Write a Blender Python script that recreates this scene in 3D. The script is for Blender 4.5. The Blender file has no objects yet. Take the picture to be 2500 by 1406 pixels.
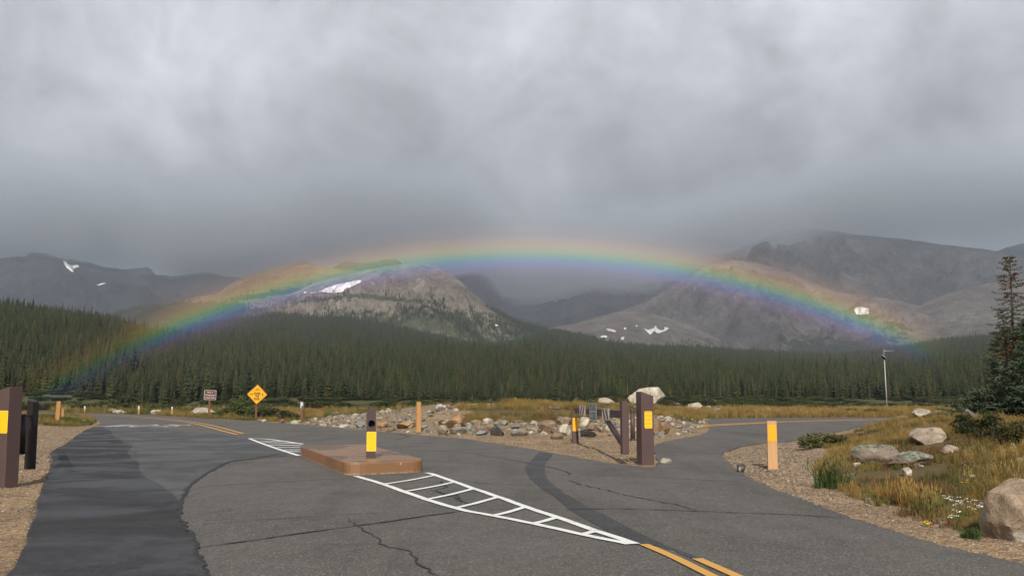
import bpy, bmesh, math, random
import numpy as np
from mathutils import Vector, Matrix
from mathutils.bvhtree import BVHTree
from mathutils.geometry import tessellate_polygon

S = bpy.context.scene
COL = S.collection
R = math.radians
random.seed(7)
RNG = np.random.default_rng(7)

# ------------------------------------------------------------------ camera
F = 2420.0            # focal length in pixels of the 2500 px wide photograph
CH = 1.6              # eye height
PITCH = math.atan(262 / F)
CP, SP = math.cos(PITCH), math.sin(PITCH)
cam_data = bpy.data.cameras.new('camera')
cam = bpy.data.objects.new('camera', cam_data)
COL.objects.link(cam)
cam.location = (0, 0, CH)
cam.rotation_euler = (math.pi / 2 + PITCH, 0, 0)
cam_data.sensor_width = 36.0
cam_data.lens = 36.0 * F / 2500
cam_data.clip_start = 0.1
cam_data.clip_end = 40000
S.camera = cam

# ------------------------------------------------------------------ light and sky
SUN_ELEV = R(33.3)
SUN_AZ = R(180.65)     # clockwise from the view direction (+Y): behind the photographer
sun_data = bpy.data.lights.new('sun', 'SUN')
sun_data.energy = 5.0
sun_data.angle = R(0.55)
sun_data.color = (1.0, 0.93, 0.82)
sun = bpy.data.objects.new('sun', sun_data)
COL.objects.link(sun)
sdir = Vector((math.sin(SUN_AZ) * math.cos(SUN_ELEV), math.cos(SUN_AZ) * math.cos(SUN_ELEV), math.sin(SUN_ELEV)))
sun.rotation_euler = sdir.to_track_quat('Z', 'Y').to_euler()
sun.location = (0, -20, 40)
ANTI = -sdir

S.view_settings.view_transform = 'Standard'
S.view_settings.look = 'None'
S.view_settings.gamma = 1
S.view_settings.use_curve_mapping = False
S.view_settings.exposure = 0.0
S.cycles.transparent_max_bounces = 16
S.cycles.max_bounces = 6
S.cycles.volume_bounces = 1
S.cycles.use_denoising = True


class NT:
    """small helper to write node trees"""
    def __init__(self, tree):
        self.t = tree
        self.t.nodes.clear()

    def n(self, kind, **kw):
        nd = self.t.nodes.new(kind)
        for k, v in kw.items():
            if k.startswith('i_'):
                key = k[2:]
                key = int(key) if key.isdigit() else key
                self.set(nd.inputs[key], v)
            else:
                setattr(nd, k, v)
        return nd

    def set(self, sock, v):
        if hasattr(v, 'is_output') and v.is_output:
            self.t.links.new(v, sock)
        else:
            if isinstance(v, (tuple, list)) and len(v) == 3 and sock.type == 'RGBA':
                v = (*v, 1)
            sock.default_value = v

    def math(self, op, a, b=0.0, c=None, clamp=False):
        nd = self.n('ShaderNodeMath', operation=op, use_clamp=clamp)
        self.set(nd.inputs[0], a)
        self.set(nd.inputs[1], b)
        if c is not None:
            self.set(nd.inputs[2], c)
        return nd.outputs[0]

    def vmath(self, op, a, b=(0, 0, 0)):
        nd = self.n('ShaderNodeVectorMath', operation=op)
        self.set(nd.inputs[0], a)
        self.set(nd.inputs[1], b)
        return nd.outputs['Value'] if op in ('DOT_PRODUCT', 'LENGTH', 'DISTANCE') else nd.outputs[0]

    def noise(self, vec, scale, detail=4, rough=0.55, dist=0.0, out='Fac'):
        nd = self.n('ShaderNodeTexNoise')
        self.set(nd.inputs['Vector'], vec)
        nd.inputs['Scale'].default_value = scale
        nd.inputs['Detail'].default_value = detail
        nd.inputs['Roughness'].default_value = rough
        nd.inputs['Distortion'].default_value = dist
        return nd.outputs[out]

    def voronoi(self, vec, scale, out='Distance', feature='F1'):
        nd = self.n('ShaderNodeTexVoronoi', feature=feature)
        self.set(nd.inputs['Vector'], vec)
        nd.inputs['Scale'].default_value = scale
        return nd.outputs[out]

    def ramp(self, fac, stops, interp='LINEAR'):
        nd = self.n('ShaderNodeValToRGB')
        self.set(nd.inputs[0], fac)
        cr = nd.color_ramp
        cr.interpolation = interp
        while len(cr.elements) < len(stops):
            cr.elements.new(0.5)
        for e, (p, c) in zip(cr.elements, stops):
            e.position = p
            if not isinstance(c, (tuple, list)):
                c = (c, c, c)
            e.color = (*c, 1) if len(c) == 3 else c
        return nd.outputs[0]

    def rangem(self, v, a, b, c=0.0, d=1.0, smooth=True):
        nd = self.n('ShaderNodeMapRange', interpolation_type='SMOOTHSTEP' if smooth else 'LINEAR')
        self.set(nd.inputs[0], v)
        for i, q in enumerate((a, b, c, d)):
            nd.inputs[i + 1].default_value = q
        return nd.outputs[0]

    def mix(self, fac, a, b, mode='MIX'):
        nd = self.n('ShaderNodeMix', data_type='RGBA', blend_type=mode)
        self.set(nd.inputs[0], fac)
        self.set(nd.inputs[6], a)
        self.set(nd.inputs[7], b)
        return nd.outputs[2]


def rgb(h):
    """sRGB hex -> linear"""
    v = [int(h[i:i + 2], 16) / 255 for i in (0, 2, 4)]
    return tuple(c / 12.92 if c <= 0.04045 else ((c + 0.055) / 1.055) ** 2.4 for c in v)


# ---- world: storm cloud over a physical sky, continued all the way round
W = bpy.data.worlds.new('World')
S.world = W
W.use_nodes = True
w = NT(W.node_tree)
tc = w.n('ShaderNodeTexCoord')
D = tc.outputs['Generated']
sky = w.n('ShaderNodeTexSky', sky_type='NISHITA')
sky.sun_disc = False
sky.sun_elevation = SUN_ELEV
sky.sun_rotation = SUN_AZ
sky.altitude = 3100
sep = w.n('ShaderNodeSeparateXYZ')
w.set(sep.inputs[0], D)
dz = w.math('MAXIMUM', sep.outputs[2], 0.0)
den = w.math('ADD', dz, 0.22)
comb = w.n('ShaderNodeCombineXYZ')
w.set(comb.inputs[0], w.math('DIVIDE', sep.outputs[0], den))
w.set(comb.inputs[1], w.math('DIVIDE', sep.outputs[1], den))
w.set(comb.inputs[2], w.math('MULTIPLY', dz, 1.5))
CPOS = comb.outputs[0]
warp = w.noise(CPOS, 1.1, 2, 0.5, 0, 'Color')
cp2 = w.vmath('ADD', CPOS, w.vmath('MULTIPLY', w.vmath('SUBTRACT', warp, (0.5, 0.5, 0.5)), (0.7, 0.7, 0.7)))
n1 = w.noise(cp2, 1.3, 6, 0.56)
n2 = w.noise(w.vmath('ADD', cp2, (3.3, 1.7, 0)), 3.2, 6, 0.6, 0.4)
n3 = w.noise(w.vmath('MULTIPLY', w.vmath('ADD', D, (1.3, 0.2, 0.5)), (1.0, 1.0, 1.15)), 5.5, 7, 0.60, 0.45)
n4 = w.noise(w.vmath('ADD', D, (4.3, 2.2, 0.1)), 15.0, 5, 0.6, 0.5)
nn = w.math('ADD', w.math('ADD', w.math('MULTIPLY', n1, 0.16), w.math('MULTIPLY', n2, 0.10)), w.math('ADD', w.math('MULTIPLY', n3, 0.52), w.math('MULTIPLY', n4, 0.22)))
# brightness of the cloud base against elevation: darkest a hand's breadth over the ridges
elev = w.ramp(sep.outputs[2], [(0.0, 0.37), (0.08, 0.35), (0.13, 0.39), (0.20, 0.44), (0.28, 0.57), (0.36, 0.70), (0.6, 0.52), (1.0, 0.44)])
var = w.rangem(nn, 0.37, 0.63, 0.65, 1.30, smooth=False)
val = w.math('MULTIPLY', elev, var)


def lobe(az, el, size, amp):
    a, e = R(az), R(el)
    v = (math.sin(a) * math.cos(e), math.cos(a) * math.cos(e), math.sin(e))
    d = w.vmath('DISTANCE', D, v)
    return w.rangem(d, 0.0, size, 1 + amp, 1.0)


LOBES = [(-21, 17.0, 0.15, 0.28), (-27, 11.0, 0.14, 0.26), (-24, 13.0, 0.06, 0.10), (-9, 13.5, 0.13, -0.16), (13, 11.5, 0.2, -0.16), (-19, 6.5, 0.10, -0.10), (0, 20, 0.13, 0.16),
         (-2, 16.5, 0.06, 0.12), (17, 19, 0.17, 0.14), (26, 10, 0.13, 0.24), (3, 11.5, 0.05, 0.12), (-12, 9.0, 0.08, 0.10)]
for L in LOBES:
    val = w.math('MULTIPLY', val, lobe(*L))
tint = w.ramp(nn, [(0.35, (0.945, 0.98, 1.05)), (0.65, (0.98, 0.98, 1.045))])
cl = w.vmath('MULTIPLY', tint, w.n('ShaderNodeCombineXYZ').outputs[0])
cc = w.n('ShaderNodeCombineXYZ')
for i in range(3):
    w.set(cc.inputs[i], w.math('MULTIPLY', val, 10.0))
cloud_col = w.vmath('MULTIPLY', tint, cc.outputs[0])
cover = w.rangem(nn, 0.2, 0.3, 0.93, 1.0)
skymix = w.mix(cover, sky.outputs[0], cloud_col)
bg = w.n('ShaderNodeBackground')
w.set(bg.inputs[0], skymix)
bg.inputs[1].default_value = 0.1
wo = w.n('ShaderNodeOutputWorld')
w.t.links.new(bg.outputs[0], wo.inputs[0])


# ------------------------------------------------------------------ geometry helpers
def ray(x, y):
    dx, dy = (x - 1250) / F, (703 - y) / F
    return Vector((dx, CP - SP * dy, SP + CP * dy))


def at(x, y, Y):
    """the point of the line of sight through photo pixel x,y at forward distance Y"""
    d = ray(x, y)
    return Vector((0, 0, CH)) + d * (Y / d.y)


def flat(x, y, z=0.0):
    d = ray(x, y)
    return Vector((0, 0, CH)) + d * ((z - CH) / d.z)


TAB = np.random.default_rng(3).random((256, 256))


def vnoise(x, y):
    x = np.asarray(x, float); y = np.asarray(y, float)
    xi = np.floor(x).astype(int); yi = np.floor(y).astype(int)
    fx = x - xi; fy = y - yi
    fx = fx * fx * fx * (fx * (fx * 6 - 15) + 10); fy = fy * fy * fy * (fy * (fy * 6 - 15) + 10)
    a = TAB[xi & 255, yi & 255]; b = TAB[(xi + 1) & 255, yi & 255]
    c = TAB[xi & 255, (yi + 1) & 255]; d = TAB[(xi + 1) & 255, (yi + 1) & 255]
    return (a * (1 - fx) + b * fx) * (1 - fy) + (c * (1 - fx) + d * fx) * fy


def fbm(x, y, oct=5, gain=0.5, ridged=False):
    s = 0; a = 1; t = 0
    for k in range(oct):
        v = vnoise(x * 2 ** k + 17.3 * k, y * 2 ** k + 9.1 * k)
        if ridged:
            v = 1 - abs(2 * v - 1)
        s = s + a * v; t += a; a *= gain
    return s / t


def sstep(v, a, b):
    t = np.clip((v - a) / (b - a), 0, 1)
    return t * t * (3 - 2 * t)


def inpoly(px, py, poly):
    px = np.asarray(px); py = np.asarray(py)
    inside = np.zeros(px.shape, bool)
    n = len(poly)
    for i in range(n):
        x1, y1 = poly[i][0], poly[i][1]; x2, y2 = poly[(i + 1) % n][0], poly[(i + 1) % n][1]
        if y1 == y2:
            continue
        c = ((y1 > py) != (y2 > py)) & (px < (x2 - x1) * (py - y1) / (y2 - y1) + x1)
        inside ^= c
    return inside


def polydist(px, py, poly):
    px = np.asarray(px, float); py = np.asarray(py, float)
    best = np.full(px.shape, 1e9)
    n = len(poly)
    for i in range(n):
        x1, y1 = poly[i][0], poly[i][1]; x2, y2 = poly[(i + 1) % n][0], poly[(i + 1) % n][1]
        dx, dy = x2 - x1, y2 - y1
        L = dx * dx + dy * dy + 1e-12
        t = np.clip(((px - x1) * dx + (py - y1) * dy) / L, 0, 1)
        best = np.minimum(best, np.hypot(px - x1 - t * dx, py - y1 - t * dy))
    return best


def link(name, me, mat=None, parent=None, kind=None, loc=None):
    o = bpy.data.objects.new(name, me)
    COL.objects.link(o)
    if mat is not None:
        for m in (mat if isinstance(mat, (list, tuple)) else [mat]):
            me.materials.append(m)
    if parent is not None:
        o.parent = parent
    if kind:
        o['kind'] = kind
    if loc is not None:
        o.location = loc
    return o


def tag(o, label, cat, group=None):
    o['label'] = label
    o['category'] = cat
    if group:
        o['group'] = group
    return o


def thing(name, label, cat, loc=(0, 0, 0), rotz=0.0, group=None):
    o = bpy.data.objects.new(name, None)
    o.empty_display_size = 0.2
    COL.objects.link(o)
    o.location = loc
    o.rotation_euler = (0, 0, rotz)
    return tag(o, label, cat, group)


def mesh_np(name, verts, faces, smooth=False):
    """verts (N,3) array, faces (M,3|4) array or list"""
    me = bpy.data.meshes.new(name)
    verts = np.asarray(verts, np.float32)
    faces = np.asarray(faces, np.int32)
    k = faces.shape[1]
    me.vertices.add(len(verts)); me.vertices.foreach_set('co', verts.ravel())
    me.loops.add(faces.size); me.loops.foreach_set('vertex_index', faces.ravel())
    me.polygons.add(len(faces))
    me.polygons.foreach_set('loop_start', np.arange(0, faces.size, k, dtype=np.int32))
    me.update(calc_edges=True)
    me.polygons.foreach_set('use_smooth', np.full(len(faces), smooth))
    me.validate()
    return me


def bm_mesh(bm, name, smooth=False):
    me = bpy.data.meshes.new(name)
    bmesh.ops.recalc_face_normals(bm, faces=bm.faces)
    for f in bm.faces:
        f.smooth = smooth
    bm.to_mesh(me)
    bm.free()
    return me


def box(bm, c, s, rot=None, bevel=0.0):
    r = bmesh.ops.create_cube(bm, size=1)
    M = Matrix.Translation(c) @ (rot.to_4x4() if rot is not None else Matrix()) @ Matrix.Diagonal((*s, 1))
    bmesh.ops.transform(bm, matrix=M, verts=r['verts'])
    if bevel:
        es = list({e for v in r['verts'] for e in v.link_edges})
        bmesh.ops.bevel(bm, geom=es, offset=bevel, segments=2, affect='EDGES', profile=0.5)


def tube(bm, p, q, r1, r2=None, n=10):
    p = Vector(p); q = Vector(q)
    r2 = r1 if r2 is None else r2
    d = q - p
    rot = d.to_track_quat('Z', 'Y').to_matrix().to_4x4()
    M = Matrix.Translation((p + q) / 2) @ rot
    bmesh.ops.create_cone(bm, cap_ends=True, segments=n, radius1=r1, radius2=r2, depth=d.length, matrix=M)


def beam(bm, p, q, wx, wz, bevel=0.006):
    p = Vector(p); q = Vector(q)
    d = q - p
    y = d.normalized()
    x = y.cross(Vector((0, 0, 1))).normalized()
    z = x.cross(y)
    rot = Matrix((x, y, z)).transposed()
    box(bm, (p + q) / 2, (wx, d.length, wz), rot, bevel)


def plate(bm, outline, holes=(), t=0.003, M=None):
    """flat plate in local XZ with thickness along +Y (front faces -Y); outline and hole are lists of (x,z), outline convex"""
    def ring(y, pts):
        return [bm.verts.new((a, y, b)) for a, b in pts]
    made = []
    if not holes:
        f, k = ring(0, outline), ring(t, outline)
        n = len(outline)
        bm.faces.new(f); bm.faces.new(k[::-1])
        for i in range(n):
            bm.faces.new((f[i], k[i], k[(i + 1) % n], f[(i + 1) % n]))
        made = f + k
    else:
        hole = holes[0]
        cx = sum(p[0] for p in hole) / len(hole); cz = sum(p[1] for p in hole) / len(hole)
        out = [(math.atan2(p[1] - cz, p[0] - cx), p, None) for p in outline]
        pts = []
        for p in hole:
            a = math.atan2(p[1] - cz, p[0] - cx)
            d = (math.cos(a), math.sin(a))
            best = None
            for i in range(len(outline)):
                (x1, z1), (x2, z2) = outline[i], outline[(i + 1) % len(outline)]
                ex, ez = x2 - x1, z2 - z1
                det = d[0] * -ez + ex * d[1]
                if abs(det) < 1e-12:
                    continue
                u = ((x1 - cx) * -ez + ex * (z1 - cz)) / det
                v = (d[0] * (z1 - cz) - d[1] * (x1 - cx)) / det
                if u > 0 and -1e-6 <= v <= 1 + 1e-6 and (best is None or u < best):
                    best = u
            pts.append((a, p, (cx + d[0] * best, cz + d[1] * best)))
        for a, p, _ in out:
            r_ = math.hypot(hole[0][0] - cx, hole[0][1] - cz)
            pts.append((a + 1e-7, (cx + r_ * math.cos(a), cz + r_ * math.sin(a)), p))
        pts.sort(key=lambda q: q[0])
        inn, outl = [q[1] for q in pts], [q[2] for q in pts]
        fi, fo, ki, ko = ring(0, inn), ring(0, outl), ring(t, inn), ring(t, outl)
        n = len(pts)
        for i in range(n):
            j = (i + 1) % n
            bm.faces.new((fi[i], fi[j], fo[j], fo[i])); bm.faces.new((ki[i], ko[i], ko[j], ki[j]))
            bm.faces.new((fo[i], fo[j], ko[j], ko[i])); bm.faces.new((fi[i], ki[i], ki[j], fi[j]))
        made = fi + fo + ki + ko
    if M is not None:
        bmesh.ops.transform(bm, matrix=M, verts=made)


def rrect(w, h, r, n=5):
    pts = []
    for cx, cz, a0 in ((w / 2 - r, h / 2 - r, 0), (-w / 2 + r, h / 2 - r, 90), (-w / 2 + r, -h / 2 + r, 180), (w / 2 - r, -h / 2 + r, 270)):
        for i in range(n):
            a = R(a0 + 90 * i / (n - 1))
            pts.append((cx + r * math.cos(a), cz + r * math.sin(a)))
    return pts


def circle(cx, cz, r, n=24):
    return [(cx + r * math.cos(2 * math.pi * i / n), cz + r * math.sin(2 * math.pi * i / n)) for i in range(n)]


def text_mesh(s, size, sx=1.0, extrude=0.001, spacing=1.0, bold=0.0):
    cu = bpy.data.curves.new('lettering', 'FONT')
    cu.body = s
    cu.size = size
    cu.align_x = 'CENTER'
    cu.align_y = 'CENTER'
    cu.extrude = extrude
    cu.offset = bold
    cu.resolution_u = 3
    cu.space_character = spacing
    o = bpy.data.objects.new('lettering', cu)
    COL.objects.link(o)
    dg = bpy.context.evaluated_depsgraph_get()
    me = bpy.data.meshes.new_from_object(o.evaluated_get(dg))
    bpy.data.objects.remove(o)
    bpy.data.curves.remove(cu)
    for v in me.vertices:
        v.co.x *= sx
    return me


def join_meshes(name, parts):
    """parts: list of (mesh, matrix)"""
    bm = bmesh.new()
    for me, M in parts:
        b2 = bmesh.new(); b2.from_mesh(me)
        bmesh.ops.transform(b2, matrix=M, verts=b2.verts)
        tmp = bpy.data.meshes.new('t'); b2.to_mesh(tmp); b2.free()
        bm.from_mesh(tmp)
        bpy.data.meshes.remove(tmp)
    out = bpy.data.meshes.new(name)
    bm.to_mesh(out); bm.free()
    return out


# ------------------------------------------------------------------ materials
def mat(name, rough=0.8, spec=0.3):
    m = bpy.data.materials.new(name)
    m.use_nodes = True
    t = NT(m.node_tree)
    b = t.n('ShaderNodeBsdfPrincipled')
    b.inputs['Roughness'].default_value = rough
    b.inputs['Specular IOR Level'].default_value = spec
    o = t.n('ShaderNodeOutputMaterial')
    t.t.links.new(b.outputs[0], o.inputs[0])
    t.b = b
    t.out = o
    return m, t


def bump(t, h, strength=0.4, dist=0.02):
    nd = t.n('ShaderNodeBump')
    nd.inputs['Strength'].default_value = strength
    nd.inputs['Distance'].default_value = dist
    t.set(nd.inputs['Height'], h)
    t.set(t.b.inputs['Normal'], nd.outputs[0])


def objco(t):
    return t.n('ShaderNodeTexCoord').outputs['Object']


def worldco(t):
    return t.n('ShaderNodeNewGeometry').outputs['Position']


def m_plain(name, c, rough=0.6, spec=0.4, var=0.12, scale=8.0):
    m, t = mat(name, rough, spec)
    n = t.noise(objco(t), scale, 5, 0.6)
    col = t.mix(n, tuple(x * (1 - var) for x in c), tuple(x * (1 + var) for x in c))
    t.set(t.b.inputs['Base Color'], col)
    return m


def m_asphalt(name, dark, light, speck, wet=0.0, rough=0.8):
    m, t = mat(name, rough, 0.35)
    p = worldco(t)
    big = t.noise(p, 0.35, 5, 0.6, 0.4)
    mid = t.noise(p, 2.3, 5, 0.65)
    base = t.mix(t.rangem(t.math('ADD', t.math('MULTIPLY', big, 0.6), t.math('MULTIPLY', mid, 0.4)), 0.32, 0.68), dark, light)
    v = t.voronoi(p, 105.0, 'Color')
    sv = t.n('ShaderNodeSeparateColor'); t.set(sv.inputs[0], v)
    k = t.rangem(sv.outputs[0], 0.80, 0.97)
    base = t.mix(t.math('MULTIPLY', k, 0.8), base, speck)
    k2 = t.rangem(sv.outputs[1], 0.75, 0.95)
    base = t.mix(t.math('MULTIPLY', k2, 0.55), base, tuple(x * 0.45 for x in dark))
    v3 = t.voronoi(p, 48.0, 'Color')
    s3 = t.n('ShaderNodeSeparateColor'); t.set(s3.inputs[0], v3)
    base = t.mix(t.math('MULTIPLY', t.rangem(s3.outputs[2], 0.95, 0.99), 0.55), base, speck)
    mp = t.n('ShaderNodeMapping'); t.set(mp.inputs[0], p); mp.inputs['Rotation'].default_value = (0, 0, R(-24)); mp.inputs['Scale'].default_value = (1.1, 0.16, 1)
    trk = t.noise(mp.outputs[0], 1.0, 5, 0.62, 0.5)
    base = t.mix(t.math('MULTIPLY', t.rangem(trk, 0.46, 0.68), 0.42), base, t.mix(1.0, base, (0.52, 0.52, 0.54), 'MULTIPLY'))
    stain = t.rangem(t.noise(t.vmath('ADD', p, (31, 7, 0)), 0.9, 5, 0.62, 0.8), 0.60, 0.70)
    base = t.mix(t.math('MULTIPLY', stain, 0.38), base, t.mix(1.0, base, (0.45, 0.44, 0.44), 'MULTIPLY'))
    t.set(t.b.inputs['Base Color'], base)
    rg = t.rangem(t.noise(p, 0.5, 4, 0.6, 0.6), 0.35, 0.65, rough - 0.13 - wet, rough + 0.05)
    t.set(t.b.inputs['Roughness'], rg)
    bump(t, t.math('ADD', t.voronoi(p, 75.0), t.math('MULTIPLY', t.noise(p, 30, 3), 0.5)), 0.35, 0.006)
    return m


M_ASPHALT = m_asphalt('aged asphalt', (0.063, 0.0575, 0.052), (0.094, 0.086, 0.078), (0.27, 0.245, 0.21))
M_ASPHALT2 = m_asphalt('newer dark asphalt', (0.007, 0.007, 0.008), (0.020, 0.019, 0.021), (0.09, 0.09, 0.09), wet=0.20, rough=0.76)
M_ASPHALT3 = m_asphalt('worn patched asphalt', (0.034, 0.033, 0.034), (0.056, 0.055, 0.056), (0.20, 0.20, 0.20), wet=0.17, rough=0.74)
M_SEAL = m_asphalt('blacked out strip', (0.026, 0.027, 0.030), (0.044, 0.044, 0.047), (0.15, 0.15, 0.15), rough=0.75)


def m_crack():
    m, t = mat('crack tar', 0.6, 0.4)
    n = t.noise(worldco(t), 6, 4)
    t.set(t.b.inputs['Base Color'], t.mix(n, (0.004, 0.004, 0.005), (0.016, 0.015, 0.015)))
    return m


M_CRACK = m_crack()


def m_paint(name, c, under=(0.08, 0.073, 0.066), wear=0.5):
    m, t = mat(name, 0.6, 0.35)
    p = worldco(t)
    n = t.math('ADD', t.math('MULTIPLY', t.noise(p, 45, 4, 0.7), 0.6), t.math('MULTIPLY', t.noise(p, 2.2, 4, 0.6), 0.4))
    k = t.rangem(n, wear + 0.08, wear + 0.2)
    c2 = t.mix(t.noise(p, 5, 4), tuple(x * 0.86 for x in c), c)
    t.set(t.b.inputs['Base Color'], t.mix(k, c2, under))
    return m


M_WHITE = m_paint('white road paint', (0.78, 0.79, 0.77), wear=0.46)
M_WHITE_OLD = m_paint('worn white road paint', (0.74, 0.76, 0.78), wear=0.52)
M_YELLOW = m_paint('yellow road paint', (0.62, 0.33, 0.07), wear=0.49)


def m_steel(name, c, rough=0.55):
    m, t = mat(name, rough, 0.4)
    p = objco(t)
    n = t.noise(p, 3.0, 5, 0.65)
    col = t.mix(n, tuple(x * 0.78 for x in c), tuple(x * 1.2 for x in c))
    v = t.n('ShaderNodeMapping'); t.set(v.inputs[0], p); v.inputs['Scale'].default_value = (30, 30, 1.2)
    st = t.rangem(t.noise(v.outputs[0], 1.0, 4, 0.7), 0.56, 0.75)
    col = t.mix(t.math('MULTIPLY', st, 0.45), col, tuple(x * 1.7 for x in c))
    chips = t.rangem(t.noise(p, 38, 3, 0.6), 0.70, 0.76)
    col = t.mix(t.math('MULTIPLY', chips, 0.6), col, (0.10, 0.05, 0.03))
    t.set(t.b.inputs['Base Color'], col)
    bump(t, t.noise(p, 60, 3), 0.12, 0.004)
    return m


M_BROWN = m_steel('brown painted steel', (0.080, 0.049, 0.046))
M_BROWN2 = m_steel('dark brown painted steel', (0.052, 0.032, 0.032))
M_BROWN_DARK = m_steel('blackish brown steel', (0.014, 0.0095, 0.010), 0.5)  # far darker than the brown of the gate posts
M_PLATE = m_plain('yellow reflective sheeting', (0.92, 0.47, 0.004), 0.35, 0.5, 0.05, 40)
M_PLATE_EDGE = m_plain('pale yellow edge', (0.85, 0.55, 0.12), 0.45, 0.4, 0.05)
M_LEMON = m_plain('lemon reflective sheeting', (0.90, 0.62, 0.02), 0.3, 0.6, 0.06, 40)
M_BOLT = m_plain('zinc bolt', (0.45, 0.42, 0.38), 0.4, 0.6)
M_WHITEPAINT = m_plain('white sign sheeting', (0.72, 0.72, 0.72), 0.4, 0.4, 0.06)
M_GREYPAINT = m_plain('grey white sign sheeting', (0.56, 0.59, 0.61), 0.45, 0.4, 0.12)
M_RED = m_plain('dark red sheeting', (0.20, 0.015, 0.025), 0.4, 0.4, 0.1)
M_BLACK = m_plain('black lettering', (0.012, 0.012, 0.013), 0.6, 0.3, 0.1)
M_SIGNBROWN = m_plain('brown sign sheeting', (0.10, 0.028, 0.018), 0.45, 0.4, 0.08)
M_SIGNYEL = m_plain('amber sign sheeting', (0.80, 0.36, 0.012), 0.4, 0.4, 0.05)
M_GALV = m_plain('galvanised steel', (0.30, 0.33, 0.36), 0.4, 0.5, 0.1)
M_PANEL = m_plain('dark solar glass', (0.03, 0.04, 0.06), 0.15, 0.6, 0.1)


def m_wood(name, c1, c2, sc=1.0):
    m, t = mat(name, 0.75, 0.25)
    p = objco(t)
    mp = t.n('ShaderNodeMapping'); t.set(mp.inputs[0], p); mp.inputs['Scale'].default_value = (26 * sc, 26 * sc, 1.6 * sc)
    n = t.noise(mp.outputs[0], 1.0, 5, 0.6, 0.5)
    knot = t.rangem(t.voronoi(t.vmath('MULTIPLY', p, (5.0, 5.0, 2.0)), 1.0), 0.05, 0.16, 1.0, 0.0)
    col = t.mix(n, c1, c2)
    col = t.mix(t.math('MULTIPLY', knot, 0.6), col, tuple(x * 0.45 for x in c1))
    t.set(t.b.inputs['Base Color'], col)
    bump(t, n, 0.25, 0.01)
    return m


M_WOOD = m_wood('new sawn timber', (0.40, 0.22, 0.10), (0.56, 0.34, 0.17))
M_WOOD_OLD = m_wood('orange weathered timber', (0.30, 0.15, 0.055), (0.47, 0.26, 0.10))
M_WOOD_POST = m_wood('reddish sign post timber', (0.10, 0.04, 0.02), (0.20, 0.095, 0.055))
M_WOOD_GREY = m_wood('grey dead timber', (0.12, 0.11, 0.105), (0.24, 0.225, 0.215), 0.6)


def m_concrete():
    m, t = mat('brown stained concrete', 0.45, 0.4)
    p = worldco(t)
    n = t.noise(p, 1.6, 5, 0.6, 0.3)
    f = t.noise(p, 60, 3, 0.6)
    col = t.mix(t.math('ADD', t.math('MULTIPLY', n, 0.7), t.math('MULTIPLY', f, 0.3)), (0.19, 0.088, 0.032), (0.31, 0.150, 0.062))
    g = t.n('ShaderNodeNewGeometry')
    sepn = t.n('ShaderNodeSeparateXYZ'); t.set(sepn.inputs[0], g.outputs['Normal'])
    # the tread is worn pale and greyer than the sides
    col = t.mix(t.math('MULTIPLY', t.rangem(sepn.outputs[2], 0.6, 0.95), 0.55), col, (0.20, 0.135, 0.10))
    stain = t.rangem(t.noise(p, 0.75, 2, 0.5, 0.2), 0.50, 0.62)
    col = t.mix(t.math('MULTIPLY', stain, 0.35), col, (0.11, 0.075, 0.055))
    spz = t.n('ShaderNodeSeparateXYZ'); t.set(spz.inputs[0], p)
    # bare aggregate and grit where the paint has gone along the foot
    foot = t.rangem(spz.outputs[2], 0.0, 0.06, 1.0, 0.0)
    chip = t.math('MULTIPLY', foot, t.rangem(t.noise(p, 16, 4, 0.7), 0.46, 0.56))
    col = t.mix(t.math('MULTIPLY', chip, 0.8), col, (0.30, 0.24, 0.18))
    chip = t.rangem(t.noise(p, 7, 4, 0.65), 0.67, 0.70)
    col = t.mix(t.math('MULTIPLY', chip, 0.85), col, (0.40, 0.32, 0.25))
    scuff = t.rangem(t.noise(t.vmath('MULTIPLY', p, (2.5, 2.5, 14)), 1.0, 5, 0.7, 0.6), 0.56, 0.70)
    col = t.mix(t.math('MULTIPLY', scuff, 0.4), col, (0.09, 0.06, 0.045))
    t.set(t.b.inputs['Base Color'], col)
    # puddles left by the rain
    t.set(t.b.inputs['Roughness'], t.math('SUBTRACT', 0.55, t.math('MULTIPLY', t.math('MULTIPLY', stain, t.rangem(sepn.outputs[2], 0.9, 0.99)), 0.4)))
    bump(t, f, 0.2, 0.01)
    return m


M_CONCRETE = m_concrete()


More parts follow.
